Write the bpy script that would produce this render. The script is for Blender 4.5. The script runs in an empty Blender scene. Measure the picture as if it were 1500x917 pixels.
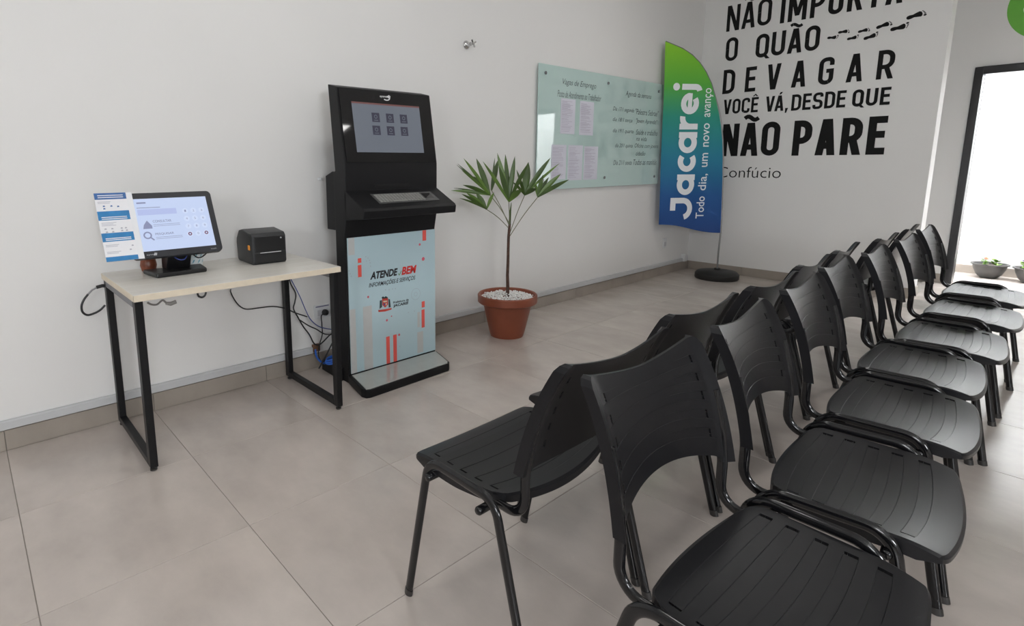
import bpy, bmesh, math, random
from mathutils import Vector, Matrix
random.seed(7)
PI = math.pi
scene = bpy.context.scene
COL = scene.collection

# ------------------------------------------------------------------ camera
F_PX, PX, PY = 811.78, 631.66, 378.14
CAM = Vector((2.937, 0.295, 1.228))
R_RIGHT = Vector((0.64962963, 0.76022654, -0.00607929))
R_UP = Vector((-0.12347224, 0.11339316, 0.98584816))
R_FWD = Vector((-0.75015728, 0.63968555, -0.16753043))
cam_data = bpy.data.cameras.new('camera')
cam_data.sensor_width = 36.0
cam_data.lens = F_PX * 36.0 / 1500.0
cam_data.shift_x = (750 - PX) / 1500.0
cam_data.shift_y = (PY - 458.5) / 1500.0
cam_data.clip_start = 0.02
cam = bpy.data.objects.new('camera', cam_data)
COL.objects.link(cam)
mw = Matrix.Identity(4)
for i in range(3):
    mw[i][0], mw[i][1], mw[i][2], mw[i][3] = R_RIGHT[i], R_UP[i], -R_FWD[i], CAM[i]
cam.matrix_world = mw
scene.camera = cam

# ------------------------------------------------------------------ sky, exposure, daylight portals
world = bpy.data.worlds.new('sky')
scene.world = world
world.use_nodes = True
bg = world.node_tree.nodes['Background']
bg.inputs[0].default_value = (0.93, 0.965, 1.0, 1)
bg.inputs[1].default_value = 34.0
vs = scene.view_settings
vs.view_transform = 'Standard'
vs.look = 'None'
vs.exposure = 0.14
vs.gamma = 1.0
vs.use_curve_mapping = False
scene.cycles.max_bounces = 10
scene.cycles.diffuse_bounces = 6
scene.cycles.glossy_bounces = 4
scene.cycles.caustics_reflective = False
scene.cycles.caustics_refractive = False
scene.cycles.sample_clamp_indirect = 6.0

def area_light(name, loc, direction, sx, sy, power=0, color=(1, 1, 1), portal=False):
    l = bpy.data.lights.new(name, 'AREA')
    l.shape = 'RECTANGLE'; l.size = sx; l.size_y = sy
    l.energy = power; l.color = color
    l.cycles.is_portal = portal
    o = bpy.data.objects.new(name, l); COL.objects.link(o)
    o.location = loc
    o.rotation_euler = Vector(direction).to_track_quat('-Z', 'Y').to_euler()
    return o

# openings the sky is seen through; both windows are unseen additions for light
area_light('garden_portal', (3.2, 8.36, 2.45), (0, 0, -1), 4.2, 0.8, portal=True)
area_light('added_side_window_portal', (6.42, -0.4, 1.75), (-1, 0, 0), 1.2, 0.8, portal=True)
area_light('added_front_window_portal', (4.6, -2.92, 1.9), (0, 1, 0), 1.2, 0.7, portal=True)

# ------------------------------------------------------------------ helpers
def ray(px, py):
    return R_RIGHT * ((px - PX) / F_PX) + R_UP * (-(py - PY) / F_PX) + R_FWD
def on(px, py, axis, val):
    r = ray(px, py); t = (val - CAM[axis]) / r[axis]
    return CAM + r * t

def srgb(r, g, b):
    f = lambda c: (c / 255 / 12.92) if c / 255 <= 0.04045 else ((c / 255 + 0.055) / 1.055) ** 2.4
    return (f(r), f(g), f(b), 1)

def mat(name, col, rough=0.5, metal=0.0, spec=0.5, noise=0.0, nscale=20, bump=0.0, bscale=80, emis=None, estr=1.0, rnoise=0.0, coat=0.0):
    m = bpy.data.materials.new(name); m.use_nodes = True
    nt = m.node_tree; b = nt.nodes['Principled BSDF']
    if len(col) == 3: col = (*col, 1)
    b.inputs['Base Color'].default_value = col
    b.inputs['Roughness'].default_value = rough
    b.inputs['Metallic'].default_value = metal
    b.inputs['Specular IOR Level'].default_value = spec
    b.inputs['Coat Weight'].default_value = coat
    if noise or bump or rnoise:
        tc = nt.nodes.new('ShaderNodeTexCoord')
    if noise:
        n = nt.nodes.new('ShaderNodeTexNoise'); n.inputs['Scale'].default_value = nscale; n.inputs['Detail'].default_value = 6
        nt.links.new(tc.outputs['Object'], n.inputs['Vector'])
        r = nt.nodes.new('ShaderNodeValToRGB')
        r.color_ramp.elements[0].position = 0.3; r.color_ramp.elements[1].position = 0.7
        r.color_ramp.elements[0].color = tuple(c * (1 - noise) for c in col[:3]) + (1,)
        r.color_ramp.elements[1].color = tuple(min(1, c * (1 + noise)) for c in col[:3]) + (1,)
        nt.links.new(n.outputs['Fac'], r.inputs['Fac']); nt.links.new(r.outputs['Color'], b.inputs['Base Color'])
    if bump:
        n = nt.nodes.new('ShaderNodeTexNoise'); n.inputs['Scale'].default_value = bscale; n.inputs['Detail'].default_value = 4
        nt.links.new(tc.outputs['Object'], n.inputs['Vector'])
        bp = nt.nodes.new('ShaderNodeBump'); bp.inputs['Strength'].default_value = bump; bp.inputs['Distance'].default_value = 0.002
        nt.links.new(n.outputs['Fac'], bp.inputs['Height']); nt.links.new(bp.outputs['Normal'], b.inputs['Normal'])
    if rnoise:
        n = nt.nodes.new('ShaderNodeTexNoise'); n.inputs['Scale'].default_value = 3; n.inputs['Detail'].default_value = 4
        nt.links.new(tc.outputs['Object'], n.inputs['Vector'])
        mr = nt.nodes.new('ShaderNodeMapRange'); mr.inputs['To Min'].default_value = rough - rnoise; mr.inputs['To Max'].default_value = rough + rnoise
        nt.links.new(n.outputs['Fac'], mr.inputs['Value']); nt.links.new(mr.outputs['Result'], b.inputs['Roughness'])
    if emis:
        b.inputs['Emission Color'].default_value = (*emis[:3], 1); b.inputs['Emission Strength'].default_value = estr
    return m

class MB:
    """collects vertices and faces of one mesh"""
    def __init__(s): s.v = []; s.f = []; s.m = []
    def add(s, verts, faces, mi=0):
        k = len(s.v); s.v += [tuple(p) for p in verts]; s.f += [tuple(i + k for i in f) for f in faces]; s.m += [mi] * len(faces); return s
    def box(s, a, b, mi=0, M=None):
        (x0, y0, z0), (x1, y1, z1) = a, b
        vs_ = [(x0, y0, z0), (x1, y0, z0), (x1, y1, z0), (x0, y1, z0), (x0, y0, z1), (x1, y0, z1), (x1, y1, z1), (x0, y1, z1)]
        if M: vs_ = [M @ Vector(p) for p in vs_]
        return s.add(vs_, [(0, 3, 2, 1), (4, 5, 6, 7), (0, 1, 5, 4), (1, 2, 6, 5), (2, 3, 7, 6), (3, 0, 4, 7)], mi)
    def prism(s, pts, vec, mi=0):
        """pts: planar polygon (3-D), extruded by vec"""
        n = len(pts); v = Vector(vec)
        a = [Vector(p) for p in pts]; vs_ = a + [p + v for p in a]
        fs = [tuple(reversed(range(n))), tuple(range(n, 2 * n))] + [(i, (i + 1) % n, n + (i + 1) % n, n + i) for i in range(n)]
        return s.add(vs_, fs, mi)
    def tube(s, path, r, n=10, mi=0, side=None, r2=None, closed=False, caps=True):
        P = [Vector(p) for p in path]; rings = []; up = None; L = len(P)
        for i, p in enumerate(P):
            if closed: t = (P[(i + 1) % L] - P[i - 1]).normalized()
            else: t = ((P[min(i + 1, L - 1)] - P[max(i - 1, 0)])).normalized()
            if side is not None:
                a = Vector(side); a = (a - t * a.dot(t)).normalized()
            else:
                if up is None:
                    up = Vector((0, 0, 1)) if abs(t.z) < 0.9 else Vector((1, 0, 0))
                a = (up - t * up.dot(t)).normalized(); up = a
            b = t.cross(a)
            rr = r[i] if isinstance(r, (list, tuple)) else r
            ra = rr; rb = rr if r2 is None else r2
            rings.append([p + a * math.cos(2 * PI * k / n) * ra + b * math.sin(2 * PI * k / n) * rb for k in range(n)])
        vs_ = [q for g in rings for q in g]; fs = []
        for i in range(L if closed else L - 1):
            j = (i + 1) % L
            for k in range(n):
                fs.append((i * n + k, i * n + (k + 1) % n, j * n + (k + 1) % n, j * n + k))
        if caps and not closed:
            fs.append(tuple(reversed(range(n)))); fs.append(tuple((L - 1) * n + k for k in range(n)))
        return s.add(vs_, fs, mi)
    def lathe(s, prof, c=(0, 0, 0), n=32, mi=0, axis='z', M=None):
        vs_ = []; fs = []
        for (r, z) in prof:
            for k in range(n):
                a = 2 * PI * k / n
                p = (r * math.cos(a), r * math.sin(a), z) if axis == 'z' else (z, r * math.cos(a), r * math.sin(a))
                p = Vector(p)
                if M: p = M @ p
                vs_.append(p + Vector(c))
        L = len(prof)
        for i in range(L - 1):
            for k in range(n):
                fs.append((i * n + k, i * n + (k + 1) % n, (i + 1) * n + (k + 1) % n, (i + 1) * n + k))
        if prof[0][0] > 1e-6: fs.append(tuple(reversed(range(n))))
        if prof[-1][0] > 1e-6: fs.append(tuple((L - 1) * n + k for k in range(n)))
        return s.add(vs_, fs, mi)
    def map(s, fn):
        s.v = [tuple(fn(Vector(p))) for p in s.v]; return s

def link_mesh(name, mb, mats, parent=None, smooth=False, bevel=0.0, bseg=2, kind=None, label=None, off=None, angle=40):
    me = bpy.data.meshes.new(name)
    v = mb.v
    if off is not None: v = [(p[0] - off[0], p[1] - off[1], p[2] - off[2]) for p in v]
    me.from_pydata(v, [], mb.f)
    if not isinstance(mats, (list, tuple)): mats = [mats]
    for m in mats: me.materials.append(m)
    for p, mi in zip(me.polygons, mb.m): p.material_index = mi
    bm = bmesh.new(); bm.from_mesh(me)
    bmesh.ops.remove_doubles(bm, verts=bm.verts, dist=1e-6)
    bmesh.ops.recalc_face_normals(bm, faces=bm.faces)
    if bevel:
        ed = [e for e in bm.edges if len(e.link_faces) == 2 and e.calc_face_angle(0) > math.radians(30)]
        bmesh.ops.bevel(bm, geom=ed, offset=bevel, segments=bseg, affect='EDGES', profile=0.5, clamp_overlap=True)
    bm.to_mesh(me); bm.free()
    if smooth or bevel:
        for p in me.polygons: p.use_smooth = True
        me.set_sharp_from_angle(angle=math.radians(18 if (bevel and not smooth) else angle))
    o = bpy.data.objects.new(name, me); COL.objects.link(o)
    if parent: o.parent = parent
    if kind: o['kind'] = kind
    if label: o['label'] = label
    return o

def thing(name, label, cat, loc=(0, 0, 0), rotz=0, group=None):
    o = bpy.data.objects.new(name, None); COL.objects.link(o)
    o.location = loc; o.rotation_euler = (0, 0, rotz); o['label'] = label; o['category'] = cat
    o.empty_display_size = 0.1
    if group: o['group'] = group
    return o
def tag(o, label, cat, group=None):
    o['label'] = label; o['category'] = cat
    if group: o['group'] = group
    return o
def part(name, mb, m, parent, **k):
    """part given in world coordinates, under an unrotated thing (or its unrotated part)"""
    off = Vector(parent.location)
    q = parent.parent
    while q: off += Vector(q.location); q = q.parent
    return link_mesh(name, mb, m, parent, off=off, **k)
def struct(name, mb, m, **k):
    return link_mesh(name, mb, m, kind='structure', **k)

def fillet(pts, radii, n=6):
    """round the corners of an open 2-D/3-D polyline"""
    P = [Vector(p) for p in pts]; out = [P[0]]
    for i in range(1, len(P) - 1):
        r = radii[i - 1] if isinstance(radii, (list, tuple)) else radii
        a = (P[i - 1] - P[i]); b = (P[i + 1] - P[i]); la, lb = a.length, b.length; a.normalize(); b.normalize()
        ang = a.angle(b)
        if r <= 1e-6 or ang > PI - 0.02: out.append(P[i]); continue
        d = min(r / math.tan(ang / 2), la * 0.49, lb * 0.49)
        r_ = d * math.tan(ang / 2)
        bis = (a + b).normalized(); c = P[i] + bis * (r_ / math.sin(ang / 2))
        s = P[i] + a * d - c; e = P[i] + b * d - c
        tot = s.angle(e)
        for k in range(n + 1):
            t = k / n
            out.append(c + (s * math.sin((1 - t) * tot) + e * math.sin(t * tot)) / math.sin(tot))
    out.append(P[-1]); return out

def spline(pts, n=8):
    """Catmull-Rom through points"""
    P = [Vector(p) for p in pts]; Q = [P[0] * 2 - P[1]] + P + [P[-1] * 2 - P[-2]]; out = []
    for i in range(1, len(Q) - 2):
        a, b, c, d = Q[i - 1], Q[i], Q[i + 1], Q[i + 2]
        for k in range(n):
            t = k / n
            out.append(0.5 * ((2 * b) + (c - a) * t + (2 * a - 5 * b + 4 * c - d) * t * t + (3 * b - a - 3 * c + d) * t ** 3))
    out.append(P[-1]); return out

def text_geo(txt, offset=0.0, shear=0.0, spacing=1.0):
    cu = bpy.data.curves.new('t', 'FONT'); cu.body = txt; cu.size = 1; cu.offset = offset; cu.shear = shear
    cu.space_character = spacing; cu.resolution_u = 3
    ob = bpy.data.objects.new('t', cu); COL.objects.link(ob)
    dg = bpy.context.evaluated_depsgraph_get(); dg.update()
    me = bpy.data.meshes.new_from_object(ob.evaluated_get(dg))
    v = [(p.co.x, p.co.y) for p in me.vertices]; f = [tuple(p.vertices) for p in me.polygons]
    bpy.data.objects.remove(ob); bpy.data.curves.remove(cu); bpy.data.meshes.remove(me)
    return v, f
def put_text(mb, txt, fn, x0, x1, y0, y1, mi=0, **k):
    """text stretched to the box x0..x1, y0..y1 of the 2-D surface fn(x, y)->point"""
    v, f = text_geo(txt, **k)
    ax, bx = min(p[0] for p in v), max(p[0] for p in v); ay, by = min(p[1] for p in v), max(p[1] for p in v)
    mb.add([fn(x0 + (p[0] - ax) / (bx - ax) * (x1 - x0), y0 + (p[1] - ay) / (by - ay) * (y1 - y0)) for p in v], f, mi)
def quad2(mb, fn, x0, x1, y0, y1, mi=0):
    mb.add([fn(x0, y0), fn(x1, y0), fn(x1, y1), fn(x0, y1)], [(0, 1, 2, 3)], mi)
def poly2(mb, fn, pts, mi=0):
    mb.add([fn(*p) for p in pts], [tuple(range(len(pts)))], mi)
def ribbon(mb, fn, path, w, closed=False, mi=0):
    """flat stroke of width w along a 2-D path, mitred"""
    P = [Vector((p[0], p[1])) for p in path]; L = len(P); l = []; r = []
    for i in range(L):
        a = P[i] - P[i - 1] if (i > 0 or closed) else P[1] - P[0]
        b = P[(i + 1) % L] - P[i] if (i < L - 1 or closed) else P[-1] - P[-2]
        a.normalize(); b.normalize(); na = Vector((-a.y, a.x)); nb = Vector((-b.y, b.x))
        m = (na + nb)
        if m.length < 1e-6: m = na
        m.normalize(); k = w / 2 / max(0.35, m.dot(na))
        l.append(P[i] + m * k); r.append(P[i] - m * k)
    vs_ = [fn(p.x, p.y) for p in l] + [fn(p.x, p.y) for p in r]
    mb.add(vs_, [(i, (i + 1) % L, L + (i + 1) % L, L + i) for i in range(L if closed else L - 1)], mi)

# condensed display lettering drawn stroke by stroke
def glyph(mb, fn, ch, x0, x1, y0, y1, T):
    h = T / 2; a, b, c, d = x0 + h, x1 - h, y0 + h, y1 - h; W = x1 - x0; my = (y0 + y1) / 2; R = min(W * 0.42, (y1 - y0) * 0.2)
    def rb(pts, rad=0, closed=False):
        if closed:
            pp = fillet([((pts[0][0] + pts[-1][0]) / 2, (pts[0][1] + pts[-1][1]) / 2, 0)] + [(p[0], p[1], 0) for p in pts] + [((pts[0][0] + pts[-1][0]) / 2, (pts[0][1] + pts[-1][1]) / 2, 0)], rad)
            ribbon(mb, fn, [(p[0], p[1]) for p in pp[:-1]], T, closed=True)
        else:
            pp = fillet([(p[0], p[1], 0) for p in pts], rad) if len(pts) > 2 else [Vector((p[0], p[1], 0)) for p in pts]
            ribbon(mb, fn, [(p[0], p[1]) for p in pp], T)
    def vs(x): quad2(mb, fn, x - h, x + h, y0, y1)
    def hs(y, xa=x0, xb=x1): quad2(mb, fn, xa, xb, y - h, y + h)
    def dg(xb_, yb_, xt, yt, k=1.0): poly2(mb, fn, [(xb_ - h * k, yb_), (xb_ + h * k, yb_), (xt + h * k, yt), (xt - h * k, yt)])
    if ch == 'O': rb([(a, c), (b, c), (b, d), (a, d)], R, True)
    elif ch == 'Q':
        rb([(a, c), (b, c), (b, d), (a, d)], R, True); dg(b + h * 0.9, y0 - T * 0.45, b - T * 0.9, y0 + T * 1.1)
    elif ch == 'I': quad2(mb, fn, x0, x1, y0, y1)
    elif ch == 'N': vs(a); vs(b); dg(b - h * 0.2, y0, a + h * 0.2, y1, 1.15)
    elif ch == 'M': vs(a); vs(b); xm = (x0 + x1) / 2; dg(xm, y0 + (y1 - y0) * 0.18, a + h * 0.3, y1); dg(xm, y0 + (y1 - y0) * 0.18, b - h * 0.3, y1)
    elif ch == 'A': xm = (x0 + x1) / 2; dg(a, y0, xm - h * 0.25, y1, 1.05); dg(b, y0, xm + h * 0.25, y1, 1.05); y_ = y0 + (y1 - y0) * 0.27; hs(y_, a + W * 0.1, b - W * 0.1)
    elif ch == 'V': xm = (x0 + x1) / 2; dg(xm - h * 0.25, y0, a, y1, 1.05); dg(xm + h * 0.25, y0, b, y1, 1.05)
    elif ch == 'T': hs(d); quad2(mb, fn, (x0 + x1) / 2 - h, (x0 + x1) / 2 + h, y0, y1)
    elif ch == 'E': vs(a); hs(c); hs(d); hs(my + h * 0.3, x0, x1 - W * 0.08)
    elif ch == 'D': rb([(a, y0), (a, c)], 0); vs(a); rb([(x0, c), (b, c), (b, d), (x0, d)], R)
    elif ch in 'PR':
        vs(a); ym = y0 + (y1 - y0) * 0.42; rb([(x0, ym), (b, ym), (b, d), (x0, d)], R)
        if ch == 'R': dg(b, y0, (a + b) / 2 + h * 0.3, ym, 1.05)
    elif ch == 'U': rb([(a, y1), (a, c), (b, c), (b, y1)], R)
    elif ch in 'CG':
        q = y0 + (y1 - y0) * 0.3; q2 = y1 - (y1 - y0) * 0.3
        if ch == 'C': rb([(b, q2), (b, d), (a, d), (a, c), (b, c), (b, q)], R)
        else: rb([(b, q2), (b, d), (a, d), (a, c), (b, c), (b, my), ((x0 + x1) / 2, my)], [R, R, R, R, 0])
    elif ch == 'S': rb([(b, y1 - (y1 - y0) * 0.27), (b, d), (a, d), (a, my + h * 0.3), (b, my - h * 0.3), (b, c), (a, c), (a, y0 + (y1 - y0) * 0.27)], R * 0.85)
    elif ch == ',': poly2(mb, fn, [(x0, y0 - T * 0.9), (x0 + T * 0.5, y0 - T * 0.9), (x0 + T * 1.05, y0 + T), (x0, y0 + T)])
def tilde(mb, fn, x0, x1, y, T):
    n = 10; ribbon(mb, fn, [(x0 + (x1 - x0) * k / n, y + T * 0.33 * math.sin(2 * PI * k / n)) for k in range(n + 1)], T * 0.75)
def word(mb, fn, txt, x0, x1, y0, y1, T, gap=None, wid=None):
    """spread txt over x0..x1; accents: ~ after a letter = tilde, ^ = circumflex, ' = acute"""
    L = []
    for ch in txt:
        if ch in "~^'": L[-1][1] = ch
        else: L.append([ch, ''])
    rel = {'I': 0.0, 'M': 1.35, ',': 0.0, ' ': 0.55, 'E': 0.85, 'T': 0.9}
    units = sum(rel.get(c, 1.0) for c, _ in L); fixed = sum(T if c in 'I,' else 0 for c, _ in L)
    g = gap if gap is not None else T * 0.55
    W = (x1 - x0 - fixed - g * (len(L) - 1)) / units
    if wid: W = wid; g = (x1 - x0 - fixed - W * units) / (len(L) - 1)
    x = x0
    for c, acc in L:
        w = T if c in 'I,' else rel.get(c, 1.0) * W
        if c != ' ': glyph(mb, fn, c, x, x + w, y0, y1, T)
        if acc == '~': tilde(mb, fn, x + w * 0.1, x + w * 0.9, y1 + T * 0.85, T)
        if acc == '^':
            xm = x + w / 2; yy = y1 + T * 0.35; t = T * 0.4
            poly2(mb, fn, [(xm - T * 1.1, yy), (xm - T * 0.5, yy), (xm, yy + T * 0.5), (xm, yy + T * 1.15)]); poly2(mb, fn, [(xm + T * 0.5, yy), (xm + T * 1.1, yy), (xm, yy + T * 1.15), (xm, yy + T * 0.5)])
        if acc == "'":
            xm = x + w / 2; yy = y1 + T * 0.35; poly2(mb, fn, [(xm - T * 0.4, yy), (xm + T * 0.3, yy), (xm + T * 1.0, yy + T), (xm + T * 0.1, yy + T)])
        x += w + g

# ------------------------------------------------------------------ materials
M_wall = mat('wall_paint', (0.74, 0.735, 0.725), rough=0.55, spec=0.35, noise=0.012, nscale=1.3, bump=0.08, bscale=220)
M_ceiling = mat('ceiling_paint', (0.8, 0.8, 0.79), rough=0.8, noise=0.01)
M_garden = mat('garden_wall_paint', (0.85, 0.85, 0.84), rough=0.8, noise=0.01)
M_grout = mat('grout', (0.22, 0.20, 0.18), rough=0.8, noise=0.1)
def tile_material(name, base, rough):
    m = bpy.data.materials.new(name); m.use_nodes = True; nt = m.node_tree; b = nt.nodes['Principled BSDF']
    geo = nt.nodes.new('ShaderNodeNewGeometry'); oi = nt.nodes.new('ShaderNodeObjectInfo')
    n1 = nt.nodes.new('ShaderNodeTexNoise'); n1.inputs['Scale'].default_value = 2.6; n1.inputs['Detail'].default_value = 8; n1.inputs['Roughness'].default_value = 0.6; n1.noise_dimensions = '4D'
    mul = nt.nodes.new('ShaderNodeMath'); mul.operation = 'MULTIPLY'; mul.inputs[1].default_value = 20
    nt.links.new(oi.outputs['Random'], mul.inputs[0]); nt.links.new(mul.outputs[0], n1.inputs['W'])
    mp = nt.nodes.new('ShaderNodeMapping'); mp.inputs['Scale'].default_value = (1.0, 1.6, 1)
    nt.links.new(geo.outputs['Position'], mp.inputs['Vector']); nt.links.new(mp.outputs['Vector'], n1.inputs['Vector'])
    ramp = nt.nodes.new('ShaderNodeValToRGB'); e = ramp.color_ramp.elements
    e[0].position = 0.32; e[1].position = 0.7
    e[0].color = (base[0] * 0.86, base[1] * 0.85, base[2] * 0.84, 1); e[1].color = (base[0] * 1.1, base[1] * 1.09, base[2] * 1.08, 1)
    nt.links.new(n1.outputs['Fac'], ramp.inputs['Fac'])
    hs = nt.nodes.new('ShaderNodeHueSaturation'); mr = nt.nodes.new('ShaderNodeMapRange'); mr.inputs['To Min'].default_value = 0.97; mr.inputs['To Max'].default_value = 1.03
    nt.links.new(oi.outputs['Random'], mr.inputs['Value']); nt.links.new(mr.outputs['Result'], hs.inputs['Value'])
    nt.links.new(ramp.outputs['Color'], hs.inputs['Color']); nt.links.new(hs.outputs['Color'], b.inputs['Base Color'])
    mr2 = nt.nodes.new('ShaderNodeMapRange'); mr2.inputs['To Min'].default_value = rough - 0.06; mr2.inputs['To Max'].default_value = rough + 0.08
    nt.links.new(n1.outputs['Fac'], mr2.inputs['Value']); nt.links.new(mr2.outputs['Result'], b.inputs['Roughness'])
    b.inputs['Specular IOR Level'].default_value = 0.62
    return m
M_tile = tile_material('porcelain_tile', (0.50, 0.45, 0.415), 0.19)
M_skirt = tile_material('skirting_tile', (0.32, 0.285, 0.25), 0.35)
M_black_frame = mat('black_powder_coat', (0.008, 0.008, 0.009), rough=0.4, spec=0.25, noise=0.1)
M_aluminium = mat('black_door_frame', (0.018, 0.018, 0.02), rough=0.3, noise=0.1)
M_white_plastic = mat('white_plastic', (0.66, 0.67, 0.68), rough=0.35, noise=0.02)
M_trunk = mat('trunking_plastic', (0.52, 0.53, 0.54), rough=0.4, noise=0.02)

# ------------------------------------------------------------------ room shell
Y_TEXT, X_END, Y_FAR, Y_GARD = 6.767, 2.04, 7.85, 8.74
XR, YF, ZC = 6.5, -3.0, 3.2
wl = struct('wall_left', MB().box((-0.15, YF, -0.02), (0, Y_FAR + 0.12, ZC)), M_wall)
wb = struct('wall_back', MB().box((0, Y_TEXT, -0.02), (X_END, Y_TEXT + 0.2, ZC)), M_wall)
DX0, DX1, DZ = 2.118, 3.75, 2.105
struct('wall_far', MB().box((0, Y_FAR, -0.02), (DX0, Y_FAR + 0.12, ZC)).box((DX0, Y_FAR, DZ), (DX1, Y_FAR + 0.12, ZC)).box((DX1, Y_FAR, -0.02), (XR, Y_FAR + 0.12, ZC)), M_wall)
struct('wall_garden', MB().box((-0.15, Y_GARD, -0.02), (XR + 0.15, Y_GARD + 0.12, 2.42)).box((1.0, Y_FAR + 0.12, -0.02), (1.1, Y_GARD, 2.42)).box((5.3, Y_FAR + 0.12, -0.02), (5.4, Y_GARD, 2.42)), M_garden)
struct('wall_right', MB().box((XR, YF, -0.02), (XR + 0.15, -1.1, ZC)).box((XR, 0.3, -0.02), (XR + 0.15, Y_FAR + 0.12, ZC)).box((XR, -1.1, -0.02), (XR + 0.15, 0.3, 1.4)).box((XR, -1.1, 2.2), (XR + 0.15, 0.3, ZC)), M_wall)
struct('wall_front', MB().box((-0.15, YF - 0.15, -0.02), (4.0, YF, ZC)).box((5.2, YF - 0.15, -0.02), (XR + 0.15, YF, ZC)).box((4.0, YF - 0.15, -0.02), (5.2, YF, 1.55)).box((4.0, YF - 0.15, 2.25), (5.2, YF, ZC)), M_wall)
struct('ceiling', MB().box((-0.15, YF - 0.15, ZC), (XR + 0.15, Y_FAR + 0.12, ZC + 0.15)), M_ceiling)
def window(name, lo, hi, ax, n):
    f = MB(); t = 0.05
    a, b = lo[ax], hi[ax]
    for k in range(n + 1):
        c = a + (b - a) * k / n
        l = list(lo); h = list(hi); l[ax] = max(a, c - t / 2); h[ax] = min(b, c + t / 2); f.box(l, h)
    l = list(lo); h = list(hi); h[2] = lo[2] + t; f.box(l, h); l = list(lo); h = list(hi); l[2] = hi[2] - t; f.box(l, h)
    struct(name, f, M_aluminium)
window('added_window_1', (XR + 0.03, -1.1, 1.4), (XR + 0.08, 0.3, 2.2), 1, 2)  # unseen opening, added and sized to let sky light in from the right
window('added_window_2', (4.0, YF - 0.08, 1.55), (5.2, YF - 0.03, 2.25), 0, 2)  # unseen opening behind the camera, added and sized for extra sky light
# unseen ceiling fixtures, added for soft overhead light and a kiosk-glass highlight
M_lumi = mat('luminaire_white', (0.8, 0.8, 0.8), rough=0.4)
for lx in (1.5, 4.6):
    for ly in (-1.2, 1.85, 4.52):
        lf = thing('added_ceiling_light', 'added unseen white ceiling light ' + ('above the desk side, ' if lx < 3 else 'on the right-hand side, ') + {-1.2: 'behind the camera', 1.85: 'middle of its row', 4.52: 'nearest the slogan wall'}[ly], 'ceiling light', (lx, ly, ZC - 0.03), group='added ceiling lights')
        link_mesh('housing', MB().box((-0.17, -0.25, 0.0), (0.17, 0.25, 0.03)), M_lumi, lf)
        area_light('fill_lamp', (lx, ly, ZC - 0.034), (0, 0, -1), 0.30, 0.46, power=9, color=(1.0, 0.985, 0.96))
# doorway to the light well: black frame
fr = MB(); t = 0.062
fr.box((DX0, Y_FAR - 0.02, 0), (DX0 + t, Y_FAR + 0.14, DZ)).box((DX1 - t, Y_FAR - 0.02, 0), (DX1, Y_FAR + 0.14, DZ)).box((DX0 + t, Y_FAR - 0.02, DZ - 0.07), (DX1 - t, Y_FAR + 0.14, DZ))
struct('door_1', fr, M_aluminium, bevel=0.004)

# floor: one slab of grout, every tile its own piece
floor = struct('floor', MB().box((0, YF, -0.06), (XR, Y_GARD, -0.0022)), M_grout)
tile_mesh = {}
def add_tile(x0, x1, y0, y1):
    key = (round(x1 - x0, 3), round(y1 - y0, 3)); w, d = x1 - x0, y1 - y0
    if key not in tile_mesh:
        c = 0.0012; mb = MB()
        vs_ = [(0, 0, -0.006), (w, 0, -0.006), (w, d, -0.006), (0, d, -0.006), (0, 0, -c), (w, 0, -c), (w, d, -c), (0, d, -c), (c, c, 0), (w - c, c, 0), (w - c, d - c, 0), (c, d - c, 0)]
        mb.add(vs_, [(0, 1, 5, 4), (1, 2, 6, 5), (2, 3, 7, 6), (3, 0, 4, 7), (4, 5, 9, 8), (5, 6, 10, 9), (6, 7, 11, 10), (7, 4, 8, 11), (8, 9, 10, 11)])
        o = link_mesh('tile', mb, M_tile, floor); tile_mesh[key] = o.data
    else:
        o = bpy.data.objects.new('tile', tile_mesh[key]); COL.objects.link(o); o.parent = floor
    o.location = (x0, y0, 0)
J = 0.0010
xs = [0.004 + 0.6 * k for k in range(0, 9)]
ys = [0.339 + 0.6 * k for k in range(-5, 15)]
cuts = [Y_TEXT, Y_TEXT + 0.2]
for x0 in xs:
    for y0 in ys:
        x1, y1 = x0 + 0.6, min(y0 + 0.6, Y_GARD - 0.002)
        if y1 - y0 < 0.05 or y0 < YF: continue
        if x0 < X_END - 0.01 and y1 > Y_TEXT and y0 < Y_FAR + 0.12:
            # under or behind the text wall: keep only what lies in front of it, or beside it
            if y0 < Y_TEXT: add_tile(x0 + J, min(x1, X_END if y1 > Y_TEXT and x1 > X_END and x0 > 1.7 else x1) - J, y0 + J, Y_TEXT - 0.001)
            if x1 > X_END: add_tile(X_END + 0.001, x1 - J, max(y0, Y_TEXT) + J, y1 - J)
            continue
        if y0 < Y_TEXT < y1 and x0 < X_END < x1: pass
        add_tile(max(x0 + J, 0.001), x1 - J, y0 + J, y1 - J)

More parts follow.
